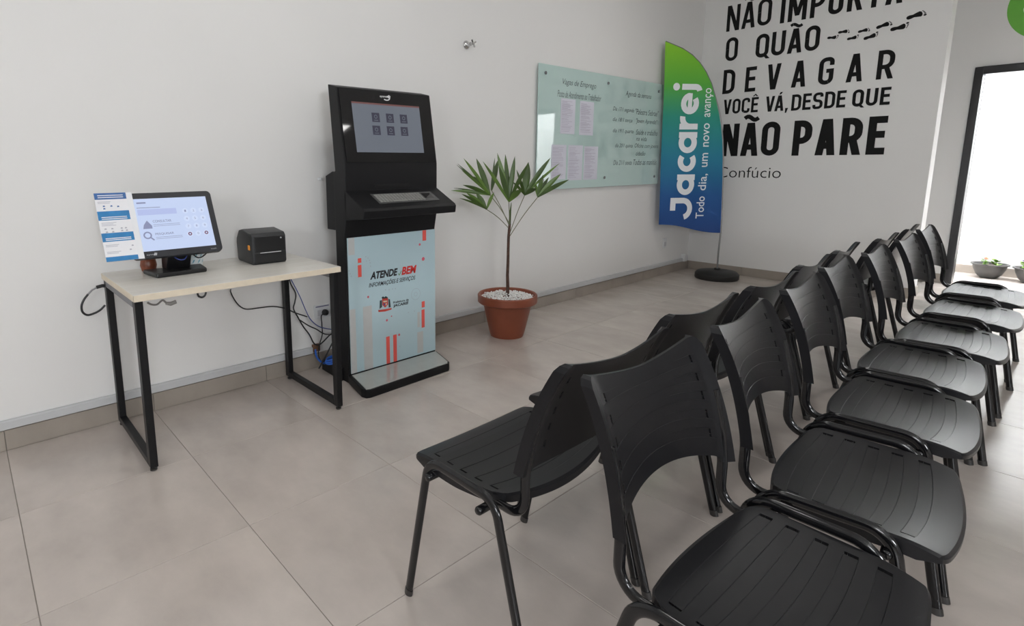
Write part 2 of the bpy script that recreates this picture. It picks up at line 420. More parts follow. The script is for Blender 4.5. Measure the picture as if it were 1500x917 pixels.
# skirting tiles
HB, TB = 0.092, 0.011
def skirting(name, pieces, axis, fixed, dirn):
    root = struct(name, MB().box((0, 0, 0), (0.002, 0.002, 0.002)) if False else None or _skirt_bed(pieces, axis, fixed, dirn), M_grout)
    for a, b in pieces:
        mb = MB(); g = 0.0015
        if axis == 'y': lo = (fixed, a + g, 0.001); hi = (fixed + dirn * TB, b - g, HB)
        else: lo = (a + g, fixed, 0.001); hi = (b - g, fixed + dirn * TB, HB)
        l = tuple(min(p, q) for p, q in zip(lo, hi)); h = tuple(max(p, q) for p, q in zip(lo, hi))
        link_mesh('tile', mb.box(l, h), M_skirt, root, bevel=0.001, bseg=1)
def _skirt_bed(pieces, axis, fixed, dirn):
    a, b = pieces[0][0], pieces[-1][1]; t = 0.006 * dirn
    if axis == 'y': lo = (fixed, a, 0.0); hi = (fixed + t, b, HB - 0.002)
    else: lo = (a, fixed, 0.0); hi = (b, fixed + t, HB - 0.002)
    return MB().box(tuple(min(p, q) for p, q in zip(lo, hi)), tuple(max(p, q) for p, q in zip(lo, hi)))
yy = [YF] + [0.339 + 0.6 * k for k in range(-5, 11)] + [Y_TEXT]
skirting('baseboard_left', [(a, b) for a, b in zip(yy[:-1], yy[1:])], 'y', 0.0, 1)
skirting('baseboard_back', [(0.012, 0.604), (0.604, 1.204), (1.204, 1.804), (1.804, 2.051)], 'x', Y_TEXT, -1)
skirting('baseboard_end', [(Y_TEXT, Y_TEXT + 0.2)], 'y', X_END, 1)
skirting('baseboard_far', [(0.9, 1.2), (1.2, 1.8), (1.8, DX0)], 'x', Y_FAR, -1)
skirting('baseboard_garden', [(1.2, 1.8), (1.8, 2.4), (2.4, 3.0), (3.0, 3.6), (3.6, 4.2)], 'x', Y_GARD, -1)

# ------------------------------------------------------------------ wall decals on the text wall
M_ink = mat('black_vinyl', (0.014, 0.014, 0.014), rough=0.8, spec=0.1, noise=0.05)
quote = thing('wall_quote', 'big black slogan lettering about not stopping, with footprints, on back wall', 'wall lettering', (1.0, Y_TEXT, 1.9))
WF = lambda x, z: Vector((x, Y_TEXT - 0.0012, z))
X = lambda px, py: on(px, py, 1, Y_TEXT)[0]
T5 = 0.062
XZ = lambda px, py: on(px, py, 1, Y_TEXT)[0]
def layered(mb, d):
    """every stroke piece a hair proud of the one before, so overlapping strokes never share a plane"""
    o = MB()
    for k, f in enumerate(mb.f): o.add([Vector(mb.v[i]) + d * (0.00006 * (k % 50)) for i in f], [tuple(range(len(f)))])
    return o
def line_word(txt, pxa, pxb, pyc, z0, z1, T, **k):
    mb = MB(); word(mb, WF, txt, XZ(pxa, pyc), XZ(pxb, pyc), z0, z1, T, **k); mb = layered(mb, Vector((0, -1, 0))); part('word', mb, M_ink, quote)
line_word('NA~O', 1065, 1129.5, 30, 2.602, 2.862, 0.034, gap=0.022)
line_word('IMPORTA', 1144, 1320, 15, 2.592, 2.862, 0.038, gap=0.030)
line_word('O', 1063.5, 1081, 72, 2.296, 2.535, 0.034)
line_word('QUA~O', 1108, 1200.5, 62, 2.288, 2.52, 0.036, gap=0.024)
line_word('DEVAGAR', 1060.5, 1309, 105, 1.957, 2.208, 0.037, wid=0.122)
line_word('VOCE^', 1060, 1110.5, 157, 1.742, 1.896, 0.024, gap=0.014)
line_word("VA'", 1121.5, 1148, 155, 1.738, 1.892, 0.024, gap=0.004)
mb = MB(); glyph(mb, WF, ',', XZ(1150, 160), XZ(1154, 160), 1.738, 1.89, 0.025); part('comma', mb, M_ink, quote)
line_word('DESDE', 1160, 1239, 147, 1.732, 1.888, 0.025, gap=0.014)
line_word('QUE', 1249, 1304.5, 142, 1.73, 1.884, 0.026, gap=0.018)
line_word('NA~O', 1058, 1142, 205, 1.292, 1.636, 0.056, gap=0.028)
line_word('PARE', 1162, 1298, 200, 1.288, 1.632, 0.062, gap=0.04)
mb = MB(); put_text(mb, 'Confúcio', WF, 0.268, 0.893, 1.062, 1.176, offset=-0.008)
part('signature', mb, M_ink, quote)
def foot(pa, pb, up):
    A = on(*pa, 1, Y_TEXT); B = on(*pb, 1, Y_TEXT); d = Vector((B.x - A.x, B.z - A.z)); L = d.length; d.normalize(); n = Vector((-d.y, d.x)) * up
    fn = lambda u, v: WF(A.x + d.x * u * L + n.x * v * L, A.z + d.y * u * L + n.y * v * L)
    mb = MB()
    prof = [(0, 0), (0.02, 0.07), (0.08, 0.12), (0.2, 0.13), (0.38, 0.10), (0.55, 0.15), (0.7, 0.19), (0.77, 0.15), (0.8, 0.03), (0.77, -0.1), (0.68, -0.16), (0.5, -0.13), (0.34, -0.09), (0.18, -0.12), (0.07, -0.1), (0.02, -0.06)]
    poly2(mb, fn, prof)
    for k, (u, v, r) in enumerate([(0.9, 0.17, 0.055), (0.92, 0.07, 0.032), (0.9, -0.0, 0.028), (0.87, -0.06, 0.026), (0.83, -0.12, 0.024)]):
        poly2(mb, fn, [(u + r * 1.5 * math.cos(a), v + r * math.sin(a)) for a in [2 * PI * i / 10 for i in range(10)]])
    part('footprint', mb, M_ink, quote)
cc = lambda x, y: (1200 + x / 7.5, y / 7.5)
for a, b, u in [((88, 418), (215, 408), 1), ((207, 358), (340, 335), -1), ((305, 432), (440, 402), 1), ((425, 352), (562, 315), -1), ((487, 430), (658, 372), 1), ((625, 308), (805, 240), -1), ((780, 330), (995, 275), 1), ((957, 203), (1182, 125), -1)]:
    foot(cc(*a), cc(*b), u)

# green round sign on the far wall
M_green = mat('green_vinyl', srgb(96, 170, 52), rough=0.45, noise=0.03)
M_pale = mat('pale_vinyl', srgb(214, 232, 200), rough=0.5, noise=0.02)
GF = lambda x, z: Vector((x, Y_FAR - 0.0015, z))
gx, gz, gr = 2.585, 2.60, 0.312
sign = thing('round_sign', 'green round wall sign with pale outline figure above the doorway', 'sign', (gx, Y_FAR, gz))
part('disc', MB().prism([(gx + gr * math.cos(2 * PI * k / 64), Y_FAR, gz + gr * math.sin(2 * PI * k / 64)) for k in range(64)], (0, -0.004, 0)), M_green, sign)
GF2 = lambda x, z: Vector((x, Y_FAR - 0.0052, z))
mb = MB()
ribbon(mb, GF2, [(p[0], p[1]) for p in spline([(gx - 0.17, gz + 0.16, 0), (gx - 0.165, gz + 0.07, 0), (gx - 0.13, gz + 0.02, 0), (gx - 0.06, gz + 0.03, 0)])], 0.016)
ribbon(mb, GF2, [(p[0], p[1]) for p in spline([(gx - 0.06, gz + 0.03, 0), (gx - 0.15, gz + 0.028, 0), (gx - 0.2, gz - 0.02, 0), (gx - 0.16, gz - 0.09, 0), (gx - 0.06, gz - 0.14, 0), (gx + 0.04, gz - 0.12, 0), (gx + 0.1, gz - 0.03, 0)])], 0.016)
ribbon(mb, GF2, [(gx + 0.09 + 0.06 * math.cos(a), gz + 0.12 + 0.06 * math.sin(a)) for a in [2 * PI * k / 24 for k in range(24)]], 0.014, closed=True)
part('figure_outline', mb, M_pale, sign)

# ------------------------------------------------------------------ chairs
M_seat = mat('black_polypropylene', (0.0075, 0.0075, 0.009), rough=0.33, spec=0.26, noise=0.06, nscale=14, bump=0.12, bscale=900)
M_slot = mat('slot_dark', (0.002, 0.002, 0.002), rough=0.9)
M_tube = mat('black_gloss_tube', (0.005, 0.005, 0.006), rough=0.13, spec=0.5, noise=0.05)
M_cap = mat('worn_end_cap', (0.03, 0.028, 0.027), rough=0.35, noise=0.2)

def shell(mb, top, bot, S, W, holes=()):
    """two-sided plate from functions top(s,w), bot(s,w) on a grid, with slot cells left open"""
    ns, nw = len(S), len(W)
    vt = [top(s, w) for w in W for s in S]; vb = [bot(s, w) for w in W for s in S]; N = ns * nw; fs = []
    id_ = lambda i, j: j * ns + i
    for j in range(nw - 1):
        for i in range(ns - 1):
            q = (id_(i, j), id_(i + 1, j), id_(i + 1, j + 1), id_(i, j + 1))
            if (i, j) in holes:
                for a, b in zip(q, q[1:] + q[:1]): fs.append((a, b, b + N, a + N))
                continue
            fs.append(q); fs.append(tuple(k + N for k in reversed(q)))
    rim = [(i, 0) for i in range(ns - 1)] + [(ns - 1, j) for j in range(nw - 1)] + [(i, nw - 1) for i in range(ns - 1, 0, -1)] + [(0, j) for j in range(nw - 1, 0, -1)]
    for k in range(len(rim)):
        a, b = id_(*rim[k]), id_(*rim[(k + 1) % len(rim)]); fs.append((b, a, a + N, b + N))
    mb.add(vt + vb, fs)

def lin(a, b, n): return [a + (b - a) * k / n for k in range(n + 1)]
def with_cols(base, extra):
    return sorted(set([round(x, 5) for x in base if all(abs(x - e) > 0.012 for e in extra)] + [round(e, 5) for e in extra]))
SE = [-0.868, -0.838, 0.838, 0.868]
S_ = with_cols(lin(-1, 1, 28), SE + [-0.97, 0.97, -1, 1])
SB = with_cols(lin(-1, 1, 28), [-0.80, -0.775, 0.775, 0.80, -0.97, 0.97, -0.885, 0.885, -1, 1])
def strips(centres, half, eps):
    rows = []
    for c in centres: rows += [c - half - eps, c - half, c + half, c + half + eps]
    return rows

def seat_mesh():
    cen = [(u + 0.155) / 0.315 for u in (-0.110, -0.062, -0.012, 0.037, 0.090)]
    half, eps = 0.037, 0.003
    rows = with_cols(lin(0, 1, 22), strips(cen, half, eps) + [0, 1, 0.02, 0.98]); rows = sorted(rows)
    def rec(s, w):
        if abs(s) > 0.865: return 0
        for c in cen:
            if abs(w - c) <= half + 1e-4: return 0.0010
        return 0
    def uv(s, w):
        q = max(0, (abs(s) - 0.86) / 0.14) ** 2.4; ub = -0.157 - 0.031 * (1 - s * s) + 0.022 * q; uf = 0.160 + 0.024 * (1 - s * s) - 0.006 * q
        u = ub + (uf - ub) * w + 0.012 * (1 - s * s) * math.sin(PI * w) ** 0.8 * (1 if w > 0 else 0)
        hw = 0.231 + 0.008 * math.sin(PI * w)
        hw *= 1 - 0.05 * max(0, 1 - w / 0.08) ** 2 - 0.01 * max(0, 1 - (1 - w) / 0.04) ** 2
        return u, s * hw
    def top(s, w):
        u, v = uv(s, w)
        z = 0.431 + 0.021 * s * s - 0.003 * math.sin(PI * w) + 0.004 * (1 - w) - 0.016 * max(0, (w - 0.72) / 0.28) ** 2 - rec(s, w)
        lip = 0.0
        if abs(s) > 0.985 or w < 0.01 or w > 0.99: lip = 0.005
        return (u, v, z - lip)
    def bot(s, w):
        u, v = uv(s, w); x, y, z = top(s, w)
        edge = abs(s) > 0.985 or w < 0.01 or w > 0.99
        d = 0.018 if edge else 0.007
        if w > 0.99: d = 0.010
        if abs(s) > 0.985: d = 0.010 + 0.020 * min(1, (1 - w) / 0.14) * min(1, 0.6 + w)
        return (u, v, z - d)
    hi = []
    Sl = S_
    for c in cen:
        j = min(range(len(rows)), key=lambda k: abs(rows[k] - (c - half)))
        jj = min(range(len(rows)), key=lambda k: abs(rows[k] - (c + half)))
        for sg in (-0.868, 0.838):
            i = Sl.index(round(sg, 5))
            for q in range(j, jj): hi.append((i, q))
    mb = MB(); shell(mb, top, bot, Sl, rows, set(hi)); return mb

def back_mesh():
    cen = [0.19, 0.35, 0.51, 0.67, 0.83]; half, eps = 0.036, 0.003
    rows = with_cols(lin(0, 1, 22), strips(cen, half, eps) + [0, 1])
    def ue(t): return -0.212 - 0.055 * t - 0.050 * max(0, t) ** 2.5
    def rec(s, t):
        if abs(s) > 0.80: return 0
        for c in cen:
            if abs(t - c) <= half + 1e-4: return 0.0010
        return 0
    def mid(s, t):
        a = abs(s)
        zb = 0.534 if a > 0.86 else 0.534 + (0.012 + 0.032 * (1 - (a / 0.9) ** 2)) * min(1, (0.9 - a) / 0.05)
        zt = 0.823 - 0.030 * (1 - a ** 1.6) - 0.02 * max(0, (a - 0.93) / 0.07) ** 2
        tt = t
        z = zb + (zt - zb) * tt + 0.02 * (1 - s * s) * math.sin(PI * tt)
        tz = (z - 0.534) / 0.288
        b = 0.048 - 0.030 * tz
        u = ue(max(0, min(1.05, tz))) - b * (1 - a ** 2.0)
        hw = 0.229 - 0.013 * tz
        return u, s * hw, z
    def front(s, t):
        u, v, z = mid(s, t); a = abs(s)
        th = 0.003 + 0.009 * max(0, (a - 0.88) / 0.12) ** 0.7 if a > 0.88 else 0.003
        return (u + th - rec(s, t), v, z)
    def rear(s, t):
        u, v, z = mid(s, t); a = abs(s)
        th = 0.003 + 0.013 * max(0, (a - 0.88) / 0.12) ** 0.7 if a > 0.88 else 0.003
        return (u - th, v, z)
    hi = []
    for c in cen:
        j = min(range(len(rows)), key=lambda k: abs(rows[k] - (c - half))); jj = min(range(len(rows)), key=lambda k: abs(rows[k] - (c + half)))
        for sg in (-0.80, 0.775):
            i = SB.index(round(sg, 5))
            for q in range(j, jj): hi.append((i, q))
    mb = MB(); shell(mb, front, rear, SB, rows, set(hi)); return mb

def make_chair():
    t = thing('chair', 'chair', 'chair')
    link_mesh('seat', seat_mesh(), M_seat, t, smooth=True, angle=18)
    link_mesh('backrest', back_mesh(), M_seat, t, smooth=True, angle=18)
    for sg in (-1, 1):
        v = 0.249 * sg
        p = fillet([(-0.29, v * 1.02, 0.006), (-0.163, v, 0.455), (0.075, v, 0.458), (0.164, v * 1.02, 0.006)], [0.06, 0.06], 8)
        link_mesh('side_frame', MB().tube(p, 0.008, 12, side=(0, 1, 0), r2=0.0135), M_tube, t, smooth=True, angle=60)
        w = 0.212 * sg
        p = fillet([(-0.256, w, 0.70), (-0.232, w, 0.61), (-0.222, w, 0.53), (-0.222, w, 0.424), (0.11, w, 0.4245)], [0.3, 0.2, 0.075, 0], 8)
        link_mesh('back_tube', MB().tube(p, 0.0075, 12, side=(0, 1, 0), r2=0.0125), M_tube, t, smooth=True, angle=60)
        for u in (-0.293, 0.165):
            k_ = 0.28 if u < 0 else -0.212; link_mesh('foot_cap', MB().tube([(u, v * 1.02, 0), (u + 0.02 * k_, v * 1.02, 0.02)], 0.0092, 12, side=(0, 1, 0), r2=0.0147), M_cap, t, smooth=True)
    for u in (-0.12, 0.068):
        link_mesh('crossbar', MB().tube([(u, -0.263, 0.412), (u, -0.259, 0.412), (u, 0.259, 0.412), (u, 0.263, 0.412)], [0.008, 0.011, 0.011, 0.008], 14), M_tube, t, smooth=True, angle=60)
    return t
proto = make_chair()
def copy_tree(o, parent=None):
    c = o.copy(); COL.objects.link(c); c.parent = parent
    for ch in list(o.children): copy_tree(ch, c)
    return c
ordn = ['nearest the camera', 'second from the camera', 'third from the camera', 'fourth from the camera', 'fifth from the camera', 'sixth from the camera', 'last, farthest from the camera']
RR = [(2.677, 1.383, -0.029), (2.673, 1.948, 0.077), (2.647, 2.530, 0.045), (2.612, 3.069, 0.030), (2.635, 3.611, 0.027), (2.641, 4.262, -0.017), (2.629, 4.911, -0.001)]
LL = [(1.975, 1.416, -0.005), (1.934, 1.952, -0.020), (1.943, 2.492, -0.014), (1.916, 3.036, 0.015), (1.901, 3.589, 0.029), (1.941, 4.237, -0.012), (1.944, 4.870, 0.032)]
first = True
for row, rowname, grp in ((RR, 'black plastic chair of right row facing right, %s', 'right row of waiting chairs'), (LL, 'black plastic chair of left row facing kiosk wall, %s', 'left row of waiting chairs')):
    for i, (x, y, a) in enumerate(row):
        c = proto if first else copy_tree(proto); first = False
        c.location = (x, y, 0); c.rotation_euler = (0, 0, a + (PI if row is LL else 0))
        c['label'] = rowname % ordn[i]; c['group'] = grp; c['category'] = 'chair'

# ------------------------------------------------------------------ desk table
M_desk = mat('pale_wood_laminate', srgb(218, 212, 200), rough=0.32, spec=0.5)
nt = M_desk.node_tree; b = nt.nodes['Principled BSDF']
tc = nt.nodes.new('ShaderNodeTexCoord'); mp = nt.nodes.new('ShaderNodeMapping'); mp.inputs['Scale'].default_value = (60, 2.5, 60)
nz = nt.nodes.new('ShaderNodeTexNoise'); nz.inputs['Scale'].default_value = 1.6; nz.inputs['Detail'].default_value = 5
rp = nt.nodes.new('ShaderNodeValToRGB'); rp.color_ramp.elements[0].position = 0.35; rp.color_ramp.elements[1].position = 0.7
rp.color_ramp.elements[0].color = (0.66, 0.63, 0.57, 1); rp.color_ramp.elements[1].color = (0.76, 0.74, 0.70, 1)
nt.links.new(tc.outputs['Object'], mp.inputs[0]); nt.links.new(mp.outputs[0], nz.inputs['Vector']); nt.links.new(nz.outputs['Fac'], rp.inputs[0]); nt.links.new(rp.outputs[0], b.inputs['Base Color'])
M_edge = mat('desk_edge_band', srgb(214, 202, 182), rough=0.5, noise=0.05, nscale=30)
desk = thing('desk', 'narrow desk with pale wood-grain top on black square-tube frame by the wall', 'desk', (0.33, 1.22, 0))
tx0, tx1, ty0, ty1, TH = 0.03, 0.636, 0.766, 1.678, 0.74
part('desktop', MB().box((tx0, ty0, TH - 0.027), (tx1, ty1, TH)), M_desk, desk, bevel=0.0015)
eb = MB()
for a, b_ in (((tx0 - 0.0006, ty0 - 0.0006, TH - 0.0265), (tx1 + 0.0006, ty0, TH - 0.0012)), ((tx1, ty0 - 0.0006, TH - 0.0265), (tx1 + 0.0006, ty1 + 0.0006, TH - 0.0012)), ((tx0 - 0.0006, ty1, TH - 0.0265), (tx1 + 0.0006, ty1 + 0.0006, TH - 0.0012))): eb.box(a, b_)
part('edge_band', eb, M_edge, desk)
def frame_end(y0, y1):
    zt, zb, w = TH - 0.0275, 0.018, 0.03
    for x in (tx0 + 0.035, tx1 - 0.032):
        part('leg', MB().box((x - 0.02, y0, zb), (x + 0.02, y1, zt)), M_black_frame, desk, bevel=0.003)
        part('levelling_foot', MB().lathe([(0.012, 0), (0.014, 0.002), (0.014, 0.008), (0.005, 0.01), (0.005, zb)], (x, (y0 + y1) / 2, 0), 14), M_cap, desk, smooth=True)
    part('top_rail', MB().box((tx0 + 0.055, y0, zt - 0.03), (tx1 - 0.052, y1, zt)), mat('rail_grey', (0.16, 0.16, 0.17), rough=0.4), desk, bevel=0.002)
    part('bottom_rail', MB().box((tx0 + 0.055, y0, zb), (tx1 - 0.052, y1, zb + 0.03)), M_black_frame, desk, bevel=0.003)
frame_end(ty0 + 0.004, ty0 + 0.034); frame_end(ty1 - 0.036, ty1 - 0.006)

# ------------------------------------------------------------------ touch monitor + instruction sheet
M_mon = mat('graphite_plastic', (0.026, 0.027, 0.032), rough=0.38, spec=0.35, noise=0.05)
M_blk = mat('satin_black_plastic', (0.010, 0.010, 0.011), rough=0.35, noise=0.08)
M_screen = mat('lit_screen', (0.05, 0.05, 0.06), rough=0.15, emis=srgb(190, 205, 236), estr=0.9)
M_ui_mid = mat('screen_violet', (0.05, 0.05, 0.06), rough=0.15, emis=srgb(172, 184, 226), estr=0.9)
M_ui_dark = mat('screen_ink', (0.03, 0.03, 0.04), rough=0.15, emis=srgb(140, 146, 180), estr=0.8)
M_ui_pale = mat('screen_pale', (0.05, 0.05, 0.06), rough=0.15, emis=srgb(199, 212, 239), estr=0.92)
M_ui_red = mat('screen_maroon', (0.03, 0.02, 0.02), rough=0.15, emis=srgb(120, 80, 110), estr=0.8)
TILT = 0.436; bx_, bz_ = 0.374, 0.838    # bottom edge of the face
VUP = Vector((-math.sin(TILT), 0, math.cos(TILT))); VN = Vector((math.cos(TILT), 0, math.sin(TILT)))
MF = lambda y, h, d=0.0: Vector((bx_, y, bz_)) + VUP * h + VN * d      # y along wall, h up the face, d proud of it
mon = thing('touch_monitor', 'dark touchscreen monitor tilted back on a desk stand, lit pale blue', 'monitor', (0.30, 1.03, TH))
my0, my1, mh = 0.835, 1.212, 0.300
def rrect(y0, y1, h0, h1, r, n=5):
    pts = []
    for cy_, ch_, a0 in ((y1 - r, h0 + r, -PI / 2), (y1 - r, h1 - r, 0), (y0 + r, h1 - r, PI / 2), (y0 + r, h0 + r, PI)):
        for k in range(n + 1):
            a = a0 + PI / 2 * k / n; pts.append((cy_ + r * math.cos(a), ch_ + r * math.sin(a)))
    return pts
part('bezel', MB().prism([MF(p[0], p[1], -0.024) for p in rrect(my0, my1, 0, mh, 0.02)], VN * 0.024), M_mon, mon, bevel=0.002)
sc = MB(); MS = lambda y, h: MF(y, h, 0.0008)
sy0, sy1, sh0, sh1 = my0 + 0.024, my1 - 0.027, 0.030, 0.272
quad2(sc, MS, sy0, sy1, sh0, sh1, 0)
MS2 = lambda y, h: MF(y, h, 0.0012); MS3 = lambda y, h: MF(y, h, 0.0016)
quad2(sc, MS2, 0.885, 1.045, 0.195, 0.222, 1)
quad2(sc, MS2, 0.885, 0.98, 0.228, 0.231, 2)
quad2(sc, MS2, 0.888, 0.925, 0.249, 0.256, 2)
put_text(sc, 'CONSULTAR', MS2, 0.938, 1.015, 0.158, 0.170, 2, offset=0.012)
put_text(sc, 'PESQUISAR', MS2, 0.938, 1.015, 0.098, 0.110, 2, offset=0.012)
for h in (0.148, 0.141, 0.089, 0.082): quad2(sc, MS2, 0.938, 1.048, h, h + 0.0018, 2)
poly2(sc, MS2, [(0.895, 0.132), (0.932, 0.132), (0.932, 0.145), (0.915, 0.17), (0.900, 0.150)], 2)
ribbon(sc, MS2, [(0.907 + 0.014 * math.cos(a), 0.102 + 0.014 * math.sin(a)) for a in [2 * PI * k / 20 for k in range(20)]], 0.006, closed=True, mi=2)
ribbon(sc, MS2, [(0.918, 0.091), (0.93, 0.078)], 0.006, mi=2)
num = iter('123456789')
for r in range(4):
    for c in range(3):
        y, h = 1.082 + c * 0.036, 0.205 - r * 0.037
        poly2(sc, MS2, [(y + 0.013 * math.cos(a), h + 0.013 * math.sin(a)) for a in [2 * PI * k / 20 for k in range(20)]], 3)
        if r < 3: put_text(sc, next(num), MS3, y - 0.0035, y + 0.0035, h - 0.005, h + 0.005, 2)
        elif c == 1: put_text(sc, '0', MS3, y - 0.0035, y + 0.0035, h - 0.005, h + 0.005, 2)
        else: ribbon(sc, MS3, [(y + 0.006 * math.cos(a), h + 0.006 * math.sin(a)) for a in [2 * PI * k / 16 for k in range(16)]], 0.005, closed=True, mi=4)
part('screen', sc, [M_screen, M_ui_mid, M_ui_dark, M_ui_pale, M_ui_red], mon)
M_mark = mat('light_grey_print', (0.42, 0.43, 0.45), rough=0.5)
mk = MB(); put_text(mk, 'sysmi', lambda y, h: MF(y, h, 0.0009), 0.887, 0.925, 0.010, 0.018, 0); poly2(mk, lambda y, h: MF(y, h, 0.0009), [(0.914, 0.010), (0.927, 0.009), (0.930, 0.020), (0.92, 0.022)], 0); put_text(mk, 'touch', lambda y, h: MF(y, h, 0.0009), 1.158, 1.182, 0.011, 0.018, 0)
part('bezel_marking', mk, M_mark, mon, label='small pale grey marks on the lower bezel')
# stand
part('back_housing', MB().box((-0.06, -0.10, -0.05), (0.0, 0.10, 0.06), M=Matrix.Translation(MF(1.03, 0.13, -0.028)) @ Matrix.Rotation(-TILT, 4, 'Y')), M_blk, mon, bevel=0.006)
part('stand_column', MB().prism([(0.20, 0.985, TH + 0.02), (0.275, 0.985, TH + 0.02), (0.33, 0.985, 0.87), (0.25, 0.985, 0.93), (0.21, 0.985, 0.88)], (0, 0.105, 0)), M_blk, mon, bevel=0.005)
part('stand_base', MB().prism([(0.345, 0.925, TH), (0.333, 1.145, TH), (0.205, 1.160, TH), (0.195, 0.905, TH)], (0, 0, 0.021)), M_blk, mon, bevel=0.006)

# instruction sheet in a clear holder, beside the screen
M_holder = mat('white_acrylic', (0.80, 0.81, 0.84), rough=0.2, noise=0.01)
M_blue1 = mat('print_blue', srgb(46, 122, 178), rough=0.35, noise=0.12, nscale=30)
M_blue2 = mat('print_dark_blue', srgb(58, 100, 158), rough=0.35, noise=0.1, nscale=30)
M_paper = mat('paper', (0.78, 0.78, 0.81), rough=0.6, noise=0.01)
M_line = mat('print_grey', (0.42, 0.42, 0.48), rough=0.6)
M_fine = mat('print_fine', (0.62, 0.60, 0.66), rough=0.6)
sheet = thing('instruction_sheet', 'upright blue and white instruction sheet clipped to left of monitor', 'instruction sheet', (0.31, 0.80, bz_))
part('holder', MB().prism([MF(0.733, 0.0, 0.002), MF(0.877, 0.0, 0.002), MF(0.877, 0.303, 0.002), MF(0.733, 0.303, 0.002)], VN * 0.003), M_holder, sheet, bevel=0.0005)
SF = lambda y, h: MF(y, h, 0.0056); SF2 = lambda y, h: MF(y, h, 0.0060)
sp = MB(); a0, a1 = 0.7335, 0.853
for h0, h1, mi in ((0, 0.303, 0), (0.274, 0.303, 2), (0.180, 0.221, 1), (0.086, 0.124, 1), (0.0, 0.020, 1)): quad2(sp, SF if mi == 0 else SF2, a0, a1, h0, h1, mi)
SF3 = lambda y, h: MF(y, h, 0.0064)
for h, k in ((0.290, 0), (0.281, 0), (0.192, 0), (0.184, 0), (0.098, 0), (0.091, 0)): quad2(sp, SF3, a0 + 0.012, a1 - 0.012 - (0.012 if k else 0), h, h + 0.0035, 3)
for h in (0.262, 0.256, 0.168, 0.162, 0.156, 0.070, 0.064, 0.040, 0.034): quad2(sp, SF2, a0 + 0.008, a0 + 0.05 + 0.02 * random.random(), h, h + 0.0022, 4)
for (y, h) in ((0.762, 0.243), (0.79, 0.243), (0.762, 0.232), (0.815, 0.24), (0.752, 0.142), (0.777, 0.142), (0.812, 0.142), (0.828, 0.142), (0.755, 0.128), (0.778, 0.128), (0.812, 0.131), (0.83, 0.131), (0.84, 0.062), (0.83, 0.045)):
    poly2(sp, SF2, [(y - 0.004, h - 0.003), (y + 0.005, h - 0.002), (y + 0.003, h + 0.004), (y - 0.003, h + 0.003)], 4 if h < 0.2 else 2)
part('printed_page', sp, [M_paper, M_blue1, M_blue2, M_paper, M_line], sheet)

# things behind the monitor
M_teal = mat('teal_print', srgb(108, 170, 190), rough=0.5)
cup = thing('patterned_cup', 'white cup with teal leaf pattern standing behind the monitor stand', 'cup', (0.12, 1.16, TH))
part('body', MB().lathe([(0.030, 0), (0.034, 0.002), (0.040, 0.095), (0.037, 0.095), (0.031, 0.006), (0, 0.006)], (0.12, 1.16, TH), 32), mat('white_ceramic', (0.72, 0.78, 0.80), rough=0.3, noise=0.02), cup, smooth=True)
pt = MB()
for k in range(9):
    for j in range(3):
        a = 2 * PI * k / 9 + j * 0.35; z = 0.014 + j * 0.028; r = 0.0352 + z * 0.062 + 0.0005
        q = []
        for (da, dz) in ((0, 0), (0.22, 0.006), (0.42, 0.020), (0.2, 0.017)):
            rr = 0.0352 + (z + dz) * 0.064 + 0.0004
            q.append((0.12 + rr * math.cos(a + da), 1.16 + rr * math.sin(a + da), TH + z + dz))
        pt.add(q, [(0, 1, 2, 3)])
part('leaf_pattern', pt, M_teal, cup)
jar = thing('brown_jar', 'small reddish-brown turned wooden jar behind left side of monitor stand', 'jar', (0.135, 0.945, TH))
part('body', MB().lathe([(0.022, 0), (0.030, 0.004), (0.036, 0.03), (0.032, 0.055), (0.022, 0.07), (0.020, 0.07), (0.0, 0.068)], (0.135, 0.945, TH), 28), mat('brown_wood', srgb(112, 58, 36), rough=0.35, noise=0.3, nscale=40), jar, smooth=True)
part('lid', MB().lathe([(0.021, 0.07), (0.024, 0.073), (0.018, 0.084), (0.006, 0.09), (0.007, 0.097), (0, 0.1)], (0.135, 0.945, TH), 24), mat('dark_wood', srgb(60, 34, 26), rough=0.35, noise=0.2), jar, smooth=True)

# ------------------------------------------------------------------ label printer
M_print = mat('printer_plastic', (0.026, 0.027, 0.029), rough=0.45, spec=0.35, noise=0.05, bump=0.1, bscale=600)
pr = thing('label_printer', 'boxy dark grey label printer on the right half of desk', 'printer', (0.222, 1.462, TH), -0.05)
d, w = 0.11, 0.0875
side = [(-d, 0.010), (-d + 0.012, 0.0), (d - 0.01, 0.0), (d, 0.010), (d, 0.140), (d - 0.016, 0.156), (-0.03, 0.168), (-0.075, 0.160), (-d - 0.004, 0.118), (-d - 0.010, 0.095)]
link_mesh('body', MB().prism([(x, -w, z) for x, z in side], (0, 2 * w, 0)), M_print, pr, bevel=0.006, bseg=3)
link_mesh('front_cover', MB().box((d - 0.002, -w + 0.012, 0.062), (d + 0.004, w - 0.008, 0.140)), M_blk, pr, bevel=0.003)
link_mesh('lower_cover', MB().box((d - 0.002, -w + 0.012, 0.010), (d + 0.004, w - 0.008, 0.058)), M_blk, pr, bevel=0.003)
link_mesh('label_slot', MB().box((d + 0.002, -w + 0.038, 0.0575), (d + 0.0055, w - 0.03, 0.0605)), mat('white_paper_edge', (0.6, 0.6, 0.6), rough=0.5), pr)
link_mesh('status_light', MB().lathe([(0.004, 0), (0.004, 0.002), (0, 0.0025)], (d + 0.004, w - 0.028, 0.128), 12, axis='x'), M_mark, pr)
link_mesh('latch_button', MB().box((d - 0.052, -w - 0.004, 0.072), (d - 0.030, -w + 0.001, 0.096)), mat('amber_plastic', srgb(236, 150, 30), rough=0.4, noise=0.04), pr, bevel=0.002)
